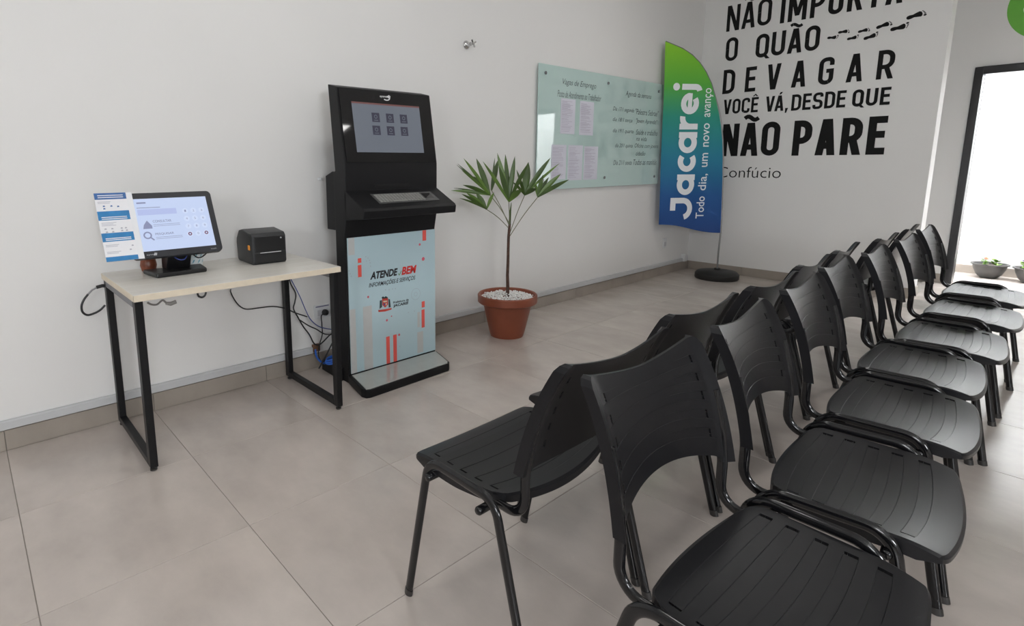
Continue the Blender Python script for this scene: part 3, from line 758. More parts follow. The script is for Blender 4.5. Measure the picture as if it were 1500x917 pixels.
link_mesh('hinge_latch', MB().box((-d - 0.018, -w + 0.01, 0.085), (-d - 0.004, -w + 0.03, 0.108)), M_print, pr, bevel=0.002)

# ------------------------------------------------------------------ self-service kiosk
M_kiosk = mat('kiosk_black', (0.008, 0.008, 0.009), rough=0.45, spec=0.22, noise=0.05, bump=0.05, bscale=400)
M_glassblk = mat('kiosk_black_glass', (0.008, 0.008, 0.009), rough=0.04, spec=0.5)
M_steel = mat('brushed_steel', (0.38, 0.38, 0.37), rough=0.32, metal=0.9, noise=0.05)
kx0, kx1, ky0, ky1 = 0.268, 0.366, 1.875, 2.520
ki = thing('self_service_kiosk', 'tall black self-service kiosk with screen, keyboard shelf and printed front panel', 'kiosk', (0.32, 2.2, 0))
part('body', MB().prism([(kx0, ky0, 0), (kx1 - 0.004, ky0, 0), (kx1 - 0.004, ky0, 0.838), (0.384, ky0, 0.94), (0.386, ky0, 1.232), (0.321, ky0, 1.632), (0.240, ky0, 1.652), (0.284, ky0, 1.195), (kx0, ky0, 1.185)], (0, ky1 - ky0, 0)), M_kiosk, ki, bevel=0.003)
part('rear_housing', MB().prism([(0.275, ky0 + 0.03, 0.862), (0.128, ky0 + 0.03, 0.862), (0.128, ky0 + 0.03, 1.165), (0.2, ky0 + 0.03, 1.19), (0.275, ky0 + 0.03, 1.19)], (0, ky1 - ky0 - 0.06, 0)), M_kiosk, ki, bevel=0.003)
part('rear_foot', MB().prism([(0.06, 1.87, 0), (0.30, 1.86, 0), (0.30, 1.86, 0.075), (0.06, 1.87, 0.06)], (0, 0.62, 0)), M_kiosk, ki, bevel=0.004)
# glass fascia on the leaning head
h0, h1 = 1.215, 1.628
fx = lambda z: 0.386 + (0.321 - 0.386) * (z - 1.232) / 0.4
HN = Vector((0.4, 0, 0.065)).normalized()
HF = lambda y, z, d=0.0: Vector((fx(z), y, z)) + HN * d
part('fascia_glass', MB().prism([HF(ky0 + 0.012, 1.238, 0.0005), HF(ky1 - 0.012, 1.238, 0.0005), HF(ky1 - 0.012, 1.625, 0.0005), HF(ky0 + 0.012, 1.625, 0.0005)], HN * 0.004), M_glassblk, ki)
M_kscreen = mat('kiosk_screen', (0.045, 0.05, 0.055), rough=0.04, emis=srgb(112, 118, 130), estr=0.55)
M_kicon = mat('kiosk_icon', (0.02, 0.02, 0.025), rough=0.1, emis=srgb(62, 62, 80), estr=0.5)
M_kred = mat('kiosk_screen_red', (0.03, 0.02, 0.02), rough=0.1, emis=srgb(122, 78, 76), estr=0.6)
ks = MB(); K1 = lambda y, z: HF(y, z, 0.0052); K2 = lambda y, z: HF(y, z, 0.0056); K3 = lambda y, z: HF(y, z, 0.0060)
quad2(ks, K1, 1.957, 2.424, 1.292, 1.560, 0); quad2(ks, K2, 1.957, 2.424, 1.551, 1.560, 2)
for r in range(2):
    for c in range(3):
        y, z = 2.105 + c * 0.097 - 0.004 * r, 1.482 - r * 0.070
        quad2(ks, K2, y - 0.026, y + 0.026, z - 0.025, z + 0.025, 1)
        ribbon(ks, K3, [(y + 0.009 * math.cos(a), z + 0.004 + 0.009 * math.sin(a)) for a in [2 * PI * k / 12 for k in range(12)]], 0.003, closed=True, mi=0)
        quad2(ks, K3, y - 0.014, y + 0.014, z - 0.017, z - 0.014, 0)
part('screen', ks, [M_kscreen, M_kicon, M_kred], ki)
M_wprint = mat('white_print', (0.72, 0.72, 0.72), rough=0.5)
lg = MB()
cy_, cz_ = 2.185, 1.597
ring = lambda r, a0, a1, n=16: [(cy_ + 1.5 * r * math.cos(a0 + (a1 - a0) * k / n), cz_ + r * math.sin(a0 + (a1 - a0) * k / n)) for k in range(n + 1)]
ribbon(lg, K1, [(p[0] + 0.008, p[1]) for p in ring(0.016, 0.2 * PI, -0.75 * PI)], 0.006)
put_text(lg, 'sysmi', K1, 2.148, 2.200, 1.592, 1.606, offset=0.02, shear=0.2)
poly2(lg, K1, [(2.196, 1.600), (2.212, 1.611), (2.224, 1.603), (2.212, 1.590)])
part('head_logo', lg, M_wprint, ki, label='small white logo above the screen')
# keyboard shelf
SL = 0.085 / 0.162
sz = lambda x: 1.085 - (x - 0.388) * SL
shelf = [(0.372, 1.093), (0.388, 1.085), (0.548, 1.001), (0.558, 0.988), (0.552, 0.948), (0.372, 0.930)]
part('keyboard_shelf', MB().prism([(x, ky0, z) for x, z in shelf], (0, ky1 - ky0, 0)), M_kiosk, ki, bevel=0.004)
SN = Vector((SL, 0, 1)).normalized()
SH = lambda x, y, d=0.0: Vector((x, y, sz(x))) + SN * d
ya, yb, xa, xb = 2.005, 2.430, 0.424, 0.512
part('card_slot', MB().box((0.386, 2.06, 1.105), (0.392, 2.30, 1.118)), mat('slot_black', (0.002, 0.002, 0.002), rough=0.8), ki)
kb = part('keyboard', MB().prism([SH(xa, ya, 0.0), SH(xb, ya, 0.0), SH(xb, yb, 0.0), SH(xa, yb, 0.0)], SN * 0.003), mat('keyboard_plate', (0.10, 0.10, 0.10), rough=0.4, metal=0.3), ki)
key_m = mat('steel_key', (0.36, 0.36, 0.34), rough=0.4, metal=0.3)
for r in range(5):
    n = 15
    for c in range(n):
        y0 = ya + 0.014 + c * 0.0212; x0 = xa + 0.010 + r * 0.0145
        k0 = y0; k1 = y0 + 0.0168
        if r == 4 and 3 < c < 9: 
            if c != 4: continue
            k1 = y0 + 0.0212 * 4 + 0.0168
        part('key', MB().prism([SH(x0, k0, 0.003), SH(x0 + 0.0105, k0, 0.003), SH(x0 + 0.0105, k1, 0.003), SH(x0, k1, 0.003)], SN * 0.0025), key_m, kb)
part('trackpad', MB().prism([SH(xa + 0.016, yb - 0.085, 0.003), SH(xa + 0.062, yb - 0.085, 0.003), SH(xa + 0.062, yb - 0.022, 0.003), SH(xa + 0.016, yb - 0.022, 0.003)], SN * 0.001), M_glassblk, kb)
# printed panel
M_panel = mat('panel_pale_blue', srgb(180, 204, 212), rough=0.28, spec=0.5, noise=0.02, nscale=2)
M_coral = mat('panel_coral', srgb(226, 92, 84), rough=0.3, noise=0.02)
M_beige = mat('panel_beige', srgb(190, 192, 192), rough=0.3, noise=0.02)
M_navy = mat('panel_black', (0.02, 0.02, 0.025), rough=0.35)
M_redtxt = mat('panel_red', srgb(206, 46, 40), rough=0.35)
M_dot = mat('panel_dot', srgb(206, 96, 112), rough=0.35)
M_faint = mat('panel_faint', srgb(168, 178, 188), rough=0.35)
pz0, pz1 = 0.056, 0.832
part('printed_panel', MB().box((kx1 - 0.005, ky0 + 0.012, pz0), (kx1 + 0.001, ky1 - 0.003, pz1)), M_panel, ki)
def panel_xy(px, py):
    p = on(px, py, 0, kx1 + 0.002); return p.y, p.z
c2 = lambda x, y: panel_xy(500 + x / 9.356, 330 + y / 9.356)
c3 = lambda x, y: panel_xy(500 + x / 5.394, 420 + y / 5.394)
PF = lambda y, z: Vector((kx1 + 0.0016, y, z)); PF2 = lambda y, z: Vector((kx1 + 0.0022, y, z))
GM = [M_coral, M_beige, M_navy, M_redtxt, M_dot, M_faint]
def gpart(fill, name, mi):
    m_ = MB(); fill(m_); part(name, m_, GM[mi], ki)
def bar(cf, x, w_, ytop, ybot, mi, f=PF):
    (y0, _), (y1, _) = cf(x - w_ / 2, (ytop + ybot) / 2), cf(x + w_ / 2, (ytop + ybot) / 2)
    gpart(lambda m_: quad2(m_, f, max(y0, ky0 + 0.0125), min(y1, ky1 - 0.0035), max(pz0, cf(x, ybot)[1]), min(pz1, cf(x, ytop)[1])), 'stripe', mi)
for args in ((c2, 138, 86, 160, 410, 1), (c3, 85, 68, 180, 690, 1), (c3, 212, 70, 152, 660, 1), (c3, 624, 46, 355, 520, 1), (c3, 612, 20, 200, 320, 1)): bar(*args)
for args in ((c2, 250, 48, 452, 515, 0), (c2, 252, 50, 545, 710, 0), (c2, 1137, 50, 50, 210, 0), (c3, 647, 24, 115, 163, 0), (c3, 646, 24, 180, 322, 0), (c3, 370, 28, 393, 620, 0), (c3, 425, 28, 378, 600, 0)): bar(*args, f=PF2)
for cf, x, y, r in ((c2, 1074, 263, 14), (c2, 1122, 461, 20), (c3, 212, 81, 8), (c3, 360, 265, 8), (c3, 397, 233, 5), (c3, 457, 380, 8)):
    a, z = cf(x, y); rr = abs(cf(x + r, y)[0] - a); gpart(lambda m_: poly2(m_, PF2, [(a + rr * math.cos(2 * PI * k / 12), z + rr * math.sin(2 * PI * k / 12)) for k in range(12)]), 'dot', 4)
for cf, x, y in [(c2, x, y) for x, y in ((335, 430), (365, 450), (385, 480), (395, 515), (400, 560), (105, 625), (120, 665), (135, 700), (345, 490), (605, 885), (655, 883), (700, 872), (740, 868))] + [(c3, 530, 203), (c3, 578, 192), (c3, 462, 470)]:
    a, z = cf(x, y); gpart(lambda m_: quad2(m_, PF2, a - 0.003, a + 0.003, z - 0.003, z + 0.003), 'small_dot', 5)
for r in (0.035, 0.012):
    a, z = c3(588, 58); gpart(lambda m_: ribbon(m_, PF2, [(a + r * math.cos(2 * PI * k / 24), z + r * math.sin(2 * PI * k / 24)) for k in range(24)], 0.002, closed=True), 'ring', 5)
def words(txt, cf, bl, br, tl, mi, **k):
    y0, z0 = cf(*bl); y1, z0b = cf(*br); _, z1 = cf(*tl); m_ = MB(); put_text(m_, txt, PF2, y0, y1, z0, z1, **k); part('lettering', m_, M_redtxt if mi else M_navy, ki)
words('ATENDE', c2, (395, 748), (775, 700), (420, 640), 0, offset=0.042, shear=0.25)
words('BEM', c2, (825, 683), (1032, 655), (835, 572), 1, offset=0.04, shear=0.25)
words('INFORMAÇÕES E SERVIÇOS', c2, (378, 869), (1015, 745), (385, 781), 0, offset=0.010, shear=0.25)
words('Prefeitura de', c3, (410, 134), (532, 113), (410, 117), 0, offset=0.02)
words('JACAREÍ', c3, (410, 168), (532, 148), (410, 136), 0, offset=0.035, shear=0.1)
m_ = MB(); ribbon(m_, PF2, [c2(780, 660), c2(795, 682), c2(822, 625)], 0.005); part('tick_mark', m_, mat('panel_green', srgb(110, 150, 110), rough=0.4), ki)
cr = MB()
def cp(pts, mi): poly2(cr, PF2 if mi != 9 else PF, [c3(*p) for p in pts], mi)
cp([(322, 92), (368, 88), (370, 140), (346, 165), (324, 146)], 0)
cp([(304, 110), (320, 105), (322, 160), (302, 175)], 1); cp([(372, 96), (384, 100), (390, 160), (374, 165)], 1)
cp([(290, 185), (340, 178), (398, 168), (396, 180), (345, 196), (294, 200)], 0)
cp([(318, 84), (330, 76), (340, 84), (350, 74), (366, 82), (364, 92), (322, 96)], 1)
PF4 = lambda y, z: Vector((kx1 + 0.0028, y, z))
for q, mi in (([(330, 112), (362, 108), (360, 120), (332, 124)], 2), ([(334, 132), (344, 131), (345, 148), (336, 150)], 3), ([(349, 130), (360, 128), (357, 144), (350, 149)], 2)): poly2(cr, PF4, [c3(*p) for p in q], mi)
part('coat_of_arms', cr, [mat('crest_red', srgb(190, 70, 60), rough=0.4), mat('crest_dark', srgb(52, 66, 70), rough=0.4), mat('crest_pale', srgb(206, 196, 170), rough=0.4), mat('crest_blue', srgb(60, 90, 150), rough=0.4)], ki)
# shoe plate
ft = [(0.355, 1.872), (0.565, 1.822), (0.598, 1.832), (0.607, 1.858), (0.590, 2.430), (0.572, 2.452), (0.372, 2.522)]
part('foot_base', MB().prism([(x, y, 0) for x, y in ft], (0, 0, 0.048)), M_kiosk, ki, bevel=0.005)
pl = [(0.374, 1.886), (0.590, 1.836), (0.600, 1.856), (0.584, 2.422), (0.566, 2.442), (0.376, 2.508)]
part('foot_plate', MB().prism([(x, y, 0.048) for x, y in pl], (0, 0, 0.0035)), mat('satin_plate', (0.46, 0.47, 0.45), rough=0.16, metal=0.25, noise=0.03), ki, label='reflective grey foot plate')

# ------------------------------------------------------------------ potted palm
M_terra = mat('terracotta_plastic', srgb(132, 70, 48), rough=0.42, noise=0.06, nscale=8)
M_leaf = mat('palm_leaf', srgb(58, 82, 28), rough=0.38, noise=0.3, nscale=9)
M_leaf2 = mat('palm_leaf_light', srgb(84, 112, 44), rough=0.4, noise=0.25, nscale=9)
M_stem = mat('palm_stem', srgb(76, 52, 42), rough=0.7, noise=0.4, nscale=60, bump=0.6, bscale=120)
M_petiole = mat('petiole', srgb(110, 112, 86), rough=0.5, noise=0.1)
pc = Vector((0.337, 3.23, 0))
palm = thing('potted_palm', 'small fan-leaf palm in a brown plastic pot topped with white pebbles', 'potted plant', pc)
prof = [(0.085, 0.012), (0.117, 0.0), (0.124, 0.02), (0.150, 0.13), (0.172, 0.232), (0.176, 0.240), (0.203, 0.244), (0.212, 0.252), (0.213, 0.300), (0.206, 0.308), (0.196, 0.304), (0.190, 0.262), (0.0, 0.255)]
part('pot', MB().lathe(prof, pc, 48), M_terra, palm, smooth=True)
pb = MB(); random.seed(3)
for k in range(900):
    a = random.random() * 2 * PI; r = 0.186 * math.sqrt(random.random()); s = random.uniform(0.006, 0.011)
    c = pc + Vector((r * math.cos(a), r * math.sin(a), 0.268 + random.random() * 0.022 + 0.022 * (1 - r / 0.19)))
    t1 = random.random() * PI
    vs_ = [c + Vector((s * math.cos(t1), s * math.sin(t1), 0)), c - Vector((s * math.cos(t1), s * math.sin(t1), 0)), c + Vector((-s * 0.8 * math.sin(t1), s * 0.8 * math.cos(t1), 0.001)), c - Vector((-s * 0.8 * math.sin(t1), s * 0.8 * math.cos(t1), 0)), c + Vector((0, 0, s * 0.7)), c - Vector((0, 0, s * 0.7))]
    pb.add(vs_, [(0, 2, 4), (2, 1, 4), (1, 3, 4), (3, 0, 4), (2, 0, 5), (1, 2, 5), (3, 1, 5), (0, 3, 5)])
part('pebbles', pb, mat('white_pebble', (0.85, 0.85, 0.83), rough=0.6), palm, smooth=True, kind='stuff')
VD = Vector((R_FWD.x, R_FWD.y, 0)).normalized()     # horizontal viewing direction, only used to measure depth from the stem
def plant_pt(px, py, depth=0.0):
    r = ray(px, py); t = ((pc - CAM).dot(VD) + depth) / r.dot(VD); return CAM + r * t
def leaf_px(x, y, depth): return plant_pt(660 + x / 8.333, 220 + y / 8.333, depth)
stem_top = leaf_px(722, 900, 0)
stem_pts = [pc + Vector((0, 0, 0.26))] + [pc + Vector((0.004 * math.sin(k * 1.7), 0.004 * math.cos(k * 2.1), 0.26 + (stem_top.z - 0.26) * k / 6)) for k in range(1, 6)] + [stem_top]
part('stem', MB().tube(stem_pts, [0.013, 0.012, 0.011, 0.0105, 0.010, 0.010, 0.009], 10), M_stem, palm, smooth=True)
spear = [stem_top, leaf_px(728, 760, 0), leaf_px(742, 640, 0)]
part('spear_leaf', MB().tube(spear, [0.008, 0.007, 0.0015], 8), M_leaf, palm, smooth=True)
def blade(mb, a, b, w, droop=0.02, fold=0.25):
    """one leaflet from a to b: V-folded lance shape"""
    d = b - a; L = d.length; d.normalize(); up = Vector((0, 0, 1)); sd = d.cross(VD)
    if sd.length < 0.1: sd = d.cross(up)
    sd.normalize(); nn = sd.cross(d).normalized(); n = 8; vs_ = []; fs = []
    for k in range(n + 1):
        t = k / n; ww = w * (0.28 + 0.72 * math.sin(min(1, t * 1.9) * PI / 2)) * (1 - max(0, (t - 0.45) / 0.55) ** 2.2) + 0.0006
        c = a + d * (L * t) + up * (droop * math.sin(PI * t) * 0.9)
        vs_ += [c + sd * ww + nn * ww * fold, c, c - sd * ww + nn * ww * fold]
    for k in range(n):
        i = k * 3; fs += [(i, i + 1, i + 4, i + 3), (i + 1, i + 2, i + 5, i + 4)]
    mb.add(vs_, fs)
fans = [
    # hub (x, y, depth), tips (x, y, depth, width)
    ((482, 548, -0.03), [(160, 100, -0.10, 1.0), (315, 102, 0.05, 1.7), (75, 180, -0.14, 0.5), (135, 245, -0.16, 0.7), (280, 318, -0.02, 1.3), (150, 425, -0.12, 1.1), (5, 492, -0.06, 1.0), (85, 165, 0.02, 0.5), (40, 462, 0.05, 0.4)], (690, 880)),
    ((500, 490, 0.06), [(580, 120, 0.12, 1.6), (540, 95, 0.18, 0.5)], (700, 870)),
    ((440, 722, -0.10), [(135, 535, -0.22, 0.9), (195, 520, -0.15, 1.2), (312, 520, -0.05, 1.5), (110, 585, -0.25, 0.6), (532, 515, -0.02, 1.0)], (600, 935)),
    ((712, 628, -0.04), [(570, 35, -0.02, 1.5), (668, 50, 0.05, 1.4), (785, 75, 0.0, 1.5), (395, 138, -0.12, 1.0), (590, 195, -0.08, 1.5), (955, 150, -0.12, 1.2), (870, 480, -0.16, 1.8)], (715, 800)),
    ((905, 548, 0.05), [(950, 145, 0.10, 2.4), (1222, 90, 0.02, 1.5), (1330, 160, 0.14, 0.8), (805, 240, 0.15, 0.8), (760, 390, 0.0, 0.8), (1130, 230, 0.18, 1.4), (1050, 470, -0.05, 1.4), (830, 320, -0.05, 1.0)], (740, 870)),
    ((1065, 572, 0.02), [(1130, 300, 0.08, 1.3), (1345, 290, 0.02, 1.5), (1445, 360, -0.06, 1.3), (1330, 300, 0.16, 1.5), (1035, 400, 0.1, 1.0), (1200, 330, 0.2, 1.2)], (815, 910)),
]
for fi, (hub, tips, base) in enumerate(fans):
    H = leaf_px(*hub); B0 = stem_top + Vector((0, 0, -0.03 * fi * 0.6))
    mid_ = B0.lerp(H, 0.5) + Vector((0, 0, 0.012))
    part('petiole', MB().tube(spline([B0, mid_, H], 5), 0.0028, 6), M_petiole, palm, smooth=True)
    for ti, (tx, ty, td, wd) in enumerate(tips):
        mb = MB(); blade(mb, H, leaf_px(tx, ty, td), 0.0112 * wd, droop=0.008)
        part('leaflet', mb, M_leaf if (ti + fi) % 3 else M_leaf2, palm, smooth=True)

# ------------------------------------------------------------------ glass notice board
M_board = mat('frosted_glass', srgb(182, 206, 202), rough=0.03, spec=1.0, noise=0.01, nscale=2)
M_gedge = mat('glass_edge', srgb(196, 226, 222), rough=0.2)
M_std = mat('standoff_steel', (0.35, 0.35, 0.36), rough=0.25, metal=0.9)
by0, by1, bz0, bz1 = 3.905, 5.900, 1.010, 2.008
board = thing('glass_board', 'large pale green glass writing board with marker handwriting on wall', 'writing board', (0.02, 4.9, 1.01))
part('glass_pane', MB().box((0.020, by0, bz0), (0.028, by1, bz1)), M_board, board, bevel=0.001)
for y, z in ((3.985, 1.94), (4.885, 1.936), (5.80, 1.934), (3.985, 1.09), (4.890, 1.093), (5.81, 1.086)):
    part('standoff', MB().lathe([(0.009, 0.0008), (0.009, 0.020), (0.013, 0.0285), (0.013, 0.036), (0.0, 0.037)], (0, y, z), 16, axis='x'), M_std, board, smooth=True)
M_marker = mat('marker_ink', (0.05, 0.055, 0.06), rough=0.6)
BF = lambda y, z: Vector((0.0286, y, z))
hw_lines = [('Vagas de Emprego', 4.215, 4.70, 1.858, 1.918), ('Posto de Atendimento ao Trabalhador', 4.150, 4.785, 1.768, 1.822),
            ('Agenda da semana', 5.19, 5.66, 1.836, 1.896), ('Dia 17/1 segunda', 4.985, 5.35, 1.694, 1.74), ('"Palestra Sebrae"', 5.38, 5.83, 1.69, 1.744),
            ('dia 18/1 terça', 4.99, 5.33, 1.602, 1.645), ('"Jovem Aprendiz"', 5.40, 5.81, 1.598, 1.654), ('dia 19/1 quarta', 5.00, 5.36, 1.498, 1.544), ('Saúde e trabalho', 5.41, 5.83, 1.498, 1.548),
            ('na vida', 5.42, 5.62, 1.44, 1.48), ('dia 20/1 quinta', 5.05, 5.36, 1.362, 1.408), ('Oficina com jovens', 5.40, 5.86, 1.362, 1.414), ('cidadão', 5.43, 5.61, 1.298, 1.34),
            ('Dia 21/1 sexta', 5.035, 5.36, 1.208, 1.252), ('Todas as manhãs', 5.39, 5.845, 1.206, 1.26)]
hw = MB()
for tx, a, b_, c, d_ in hw_lines:
    hw = MB(); put_text(hw, tx, BF, a, b_, c, d_, shear=0.3, offset=-0.004); part('handwritten_line', hw, M_marker, board)
tri = MB()
plab = {0: 'upper left of the two higher printed notices taped on glass board', 1: 'upper right of the two higher printed notices taped on glass board', 2: 'lower left printed notice on glass board, behind palm leaf tips', 3: 'middle printed notice of lower row on glass board', 4: 'right printed notice of lower row on glass board'}
M_ptint = mat('notice_paper', srgb(208, 208, 220), rough=0.6, noise=0.01)
for i, (y0, y1, z0, z1) in enumerate(((4.200, 4.402, 1.472, 1.760), (4.470, 4.678, 1.469, 1.756), (4.092, 4.296, 1.092, 1.380), (4.322, 4.534, 1.080, 1.380), (4.556, 4.770, 1.080, 1.374))):
    n = thing('printed_notice', plab[i], 'notice', (0.029, y0, z0), group='printed notices on the glass board')
    part('sheet', MB().box((0.0285, y0, z0), (0.0292, y1, z1)), M_ptint, n)
    tx = MB(); z = z1 - 0.02; rnd = random.Random(i)
    NF = lambda y, zz: Vector((0.0296, y, zz))
    while z > z0 + 0.02:
        L = rnd.uniform(0.4, 0.9) * (y1 - y0 - 0.03); quad2(tx, NF, y0 + 0.015, y0 + 0.015 + L, z - 0.0028, z, 0)
        z -= rnd.choice([0.0085, 0.0085, 0.013])
    part('print', tx, mat('notice_print', (0.40, 0.36, 0.46), rough=0.7) if i == 0 else bpy.data.materials['notice_print'], n)

# ------------------------------------------------------------------ feather flag
M_flag = bpy.data.materials.new('flag_cloth'); M_flag.use_nodes = True
nt = M_flag.node_tree; b = nt.nodes['Principled BSDF']; b.inputs['Roughness'].default_value = 0.55; b.inputs['Specular IOR Level'].default_value = 0.35
tc = nt.nodes.new('ShaderNodeTexCoord'); sp_ = nt.nodes.new('ShaderNodeSeparateXYZ'); mr = nt.nodes.new('ShaderNodeMapRange')
mr.inputs['From Min'].default_value = 0.5; mr.inputs['From Max'].default_value = 2.42
rp = nt.nodes.new('ShaderNodeValToRGB'); els = rp.color_ramp.elements
els[0].position = 0.0; els[0].color = srgb(30, 66, 128); els[1].position = 1.0; els[1].color = srgb(132, 194, 34)
for pos, c in ((0.2, (30, 84, 144)), (0.42, (36, 124, 150)), (0.62, (42, 142, 124)), (0.78, (84, 168, 60))):
    e = els.new(pos); e.color = srgb(*c)
nt.links.new(tc.outputs['Object'], sp_.inputs[0]); nt.links.new(sp_.outputs['Z'], mr.inputs['Value']); nt.links.new(mr.outputs['Result'], rp.inputs['Fac']); nt.links.new(rp.outputs['Color'], b.inputs['Base Color'])
FA, FB = Vector((0.490, 6.400)), Vector((0.120, 5.880)); FD = (FB - FA).normalized(); FNn = Vector((-FD.y, FD.x))
if FNn.x < 0: FNn = -FNn
def flag_uv(px, py):
    r = ray(px, py); n2 = FNn; t = (Vector((FA.x - CAM.x, FA.y - CAM.y)).dot(n2)) / (r.x * n2.x + r.y * n2.y); p = CAM + r * t
    return (Vector((p.x, p.y)) - FA).dot(FD), p.z
def FP(u, z, d=0.0):
    wv = 0.010 * math.sin(u * 14 + 1.0) * max(0, min(1, (1.3 - z) / 0.8)) + 0.006 * math.sin(z * 5 + u * 6)
    q = FA + FD * u + FNn * (wv + d); return Vector((q.x, q.y, z))
flag = thing('feather_flag', 'green-to-blue feather flag on pole with round black base in room corner', 'flag', (0.490, 6.400, 0))
edge = [flag_uv(*p) for p in ((1055, 341), (1058.5, 290), (1059.5, 240), (1058.5, 205), (1056, 178), (1051, 150), (1043, 122), (1032, 101), (1018, 84), (1000, 71), (976, 60.5))]
edge_s = [(p[0], p[1]) for p in spline([(e[0], e[1], 0) for e in edge], 4)]
uL = lambda z: flag_uv(975, 60.5)[0] + (flag_uv(965, 329)[0] - flag_uv(975, 60.5)[0]) * (2.42 - z) / 1.85
zb_l = flag_uv(965, 329)[1]; zb_m = flag_uv(1010, 337)[1]; zb_r = edge[0][1]
mb = MB(); rows_ = []
nu = 16
for (ue_, ze) in edge_s:
    pass
zs = [edge[0][1] + (edge[-1][1] - edge[0][1]) * k / 40 for k in range(41)]
def edge_u(z):
    for (a, b_) in zip(edge_s[:-1], edge_s[1:]):
        if a[1] <= z <= b_[1]: return a[0] + (b_[0] - a[0]) * (z - a[1]) / max(1e-6, b_[1] - a[1])
    return edge_s[-1][0] if z > 1 else edge_s[0][0]
vs_ = []
for k, z in enumerate(zs):
    e = edge_u(z); l = max(uL(z), e + 0.001)
    for i in range(nu + 1):
        t = i / nu; u = e + (l - e) * t
        zz = z
        if k < 12: zz = z + (zb_l - zb_r) * t * (1 - k / 12) - 0.012 * math.sin(PI * t * 2) * (1 - k / 12)
        vs_.append(FP(u, zz))
fs = [(k * (nu + 1) + i, k * (nu + 1) + i + 1, (k + 1) * (nu + 1) + i + 1, (k + 1) * (nu + 1) + i) for k in range(40) for i in range(nu)]
thick = [v + Vector((-FNn.x, -FNn.y, 0)) * 0.0012 for v in vs_]
N_ = len(vs_)
mb.add(vs_ + thick, fs + [tuple(j + N_ for j in reversed(f)) for f in fs])
part('cloth', mb, M_flag, flag, smooth=True)
# pole along the curved edge
pole = [Vector((FA.x, FA.y, 0.08)), Vector((FA.x, FA.y, 0.3))] + [FP(u, z, -0.004) for u, z in edge_s[::3]] + [FP(edge_s[-1][0], edge_s[-1][1], -0.004)]
part('pole', MB().tube(pole, [0.009] * (len(pole) - 8) + [0.006] * 8, 8), mat('grey_pole', (0.22, 0.22, 0.22), rough=0.3, metal=0.6), flag, smooth=True)
part('base', MB().lathe([(0.205, 0.0), (0.214, 0.012), (0.213, 0.055), (0.19, 0.078), (0.10, 0.094), (0.03, 0.098), (0.03, 0.112), (0.0, 0.112)], (FA.x, FA.y, 0), 48), mat('rubber_black', (0.012, 0.012, 0.012), rough=0.5, noise=0.1), flag, smooth=True)
# lettering on the cloth, reading upwards: letter x runs up (z), letter height runs to the viewer's left
M_lwhite = mat('flag_white', (0.78, 0.80, 0.83), rough=0.55)
def along(px0, py0, px1, py1):
    return flag_uv(px0, py0), flag_uv(px1, py1)
def LF(x, y, base, skew=0.0):
    """x metres up the flag, y letter height towards the free edge"""
    u, z = base; return FP(u + y + skew * x, z + x, 0.002)
b0 = flag_uv(1013, 322)       # baseline start of the word (bottom right of J)
b1 = flag_uv(1026, 123); sk = (b1[0] - b0[0]) / (b1[1] - b0[1])
F1 = lambda x, y: LF(x, y, b0, sk)
u_top = flag_uv(981, 300)[0]; Hc = u_top - b0[0] - sk * 0.1; xh = abs(flag_uv(992, 250)[0] - flag_uv(1018, 250)[0])
tot = b1[1] - b0[1]; TS = 0.056
Rr = (xh - TS) / 2
def arc(cx, cy2, rx, ry, a0, a1, n=18): return [(cx + rx * math.cos(a0 + (a1 - a0) * k / n), cy2 + ry * math.sin(a0 + (a1 - a0) * k / n)) for k in range(n + 1)]
unit = tot / 8.0
x = 0.0
jr = 0.085
Rx = Rr * 1.10; xw = 2 * Rx + TS
KX = tot / ((2 * jr + TS + 0.028) + (xw + 0.026) * 2 + (xw - 0.02) + (TS + 0.09) + (xw + 0.028) + TS)
F1 = lambda x, y: LF(x * KX, y, b0, sk)
def letter(fill):
    m_ = MB(); fill(m_); part('flag_letter', layered(m_, Vector((FNn.x, FNn.y, 0))), M_lwhite, flag)
def ring_(m_, cx): ribbon(m_, F1, arc(cx, xh / 2, Rx, Rr, 0, 2 * PI, 28)[:-1], TS, closed=True)
def stem_(m_, cx): quad2(m_, F1, cx - TS / 2, cx + TS / 2, 0, xh)
letter(lambda m_: ribbon(m_, F1, arc(jr + TS / 2, jr + TS / 2, jr, jr, PI * 1.08, PI * 2) + [(2 * jr + TS / 2, Hc - TS / 2), (jr * 1.15, Hc - TS / 2)], TS))
x = 2 * jr + TS + 0.028
def la(m_): ring_(m_, x + xw / 2); stem_(m_, x + xw / 2 + Rx)
letter(la); x += xw + 0.026
letter(lambda m_: ribbon(m_, F1, arc(x + xw / 2, xh / 2, Rx, Rr, PI * 0.27, PI * 1.73), TS)); x += xw - 0.02
letter(la); x += xw + 0.026
def lr(m_): stem_(m_, x + TS / 2); ribbon(m_, F1, arc(x + TS / 2 + 0.085, xh - TS / 2 - 0.085, 0.085, 0.085, PI, PI * 0.45), TS)
letter(lr); x += TS + 0.09
def le(m_): cx = x + xw / 2; ribbon(m_, F1, arc(cx, xh / 2, Rx, Rr, 0, PI * 1.72), TS); quad2(m_, F1, cx - Rx, cx + Rx + TS / 2 - 0.004, xh / 2 - 0.022, xh / 2 + 0.022)
letter(le); x += xw + 0.028
letter(lambda m_: ribbon(m_, F1, [(x + TS / 2, xh), (x + TS / 2, 0.045)] + arc(x - 0.015, 0.045, TS / 2 + 0.015, 0.045, 0, -PI * 0.45, 6)[1:], TS))
dx = x + TS / 2
letter(lambda m_: poly2(m_, F1, [(dx + 0.036 * math.cos(2 * PI * k / 16), xh + 0.06 + 0.036 * math.sin(2 * PI * k / 16)) for k in range(16)]))
l2 = MB()
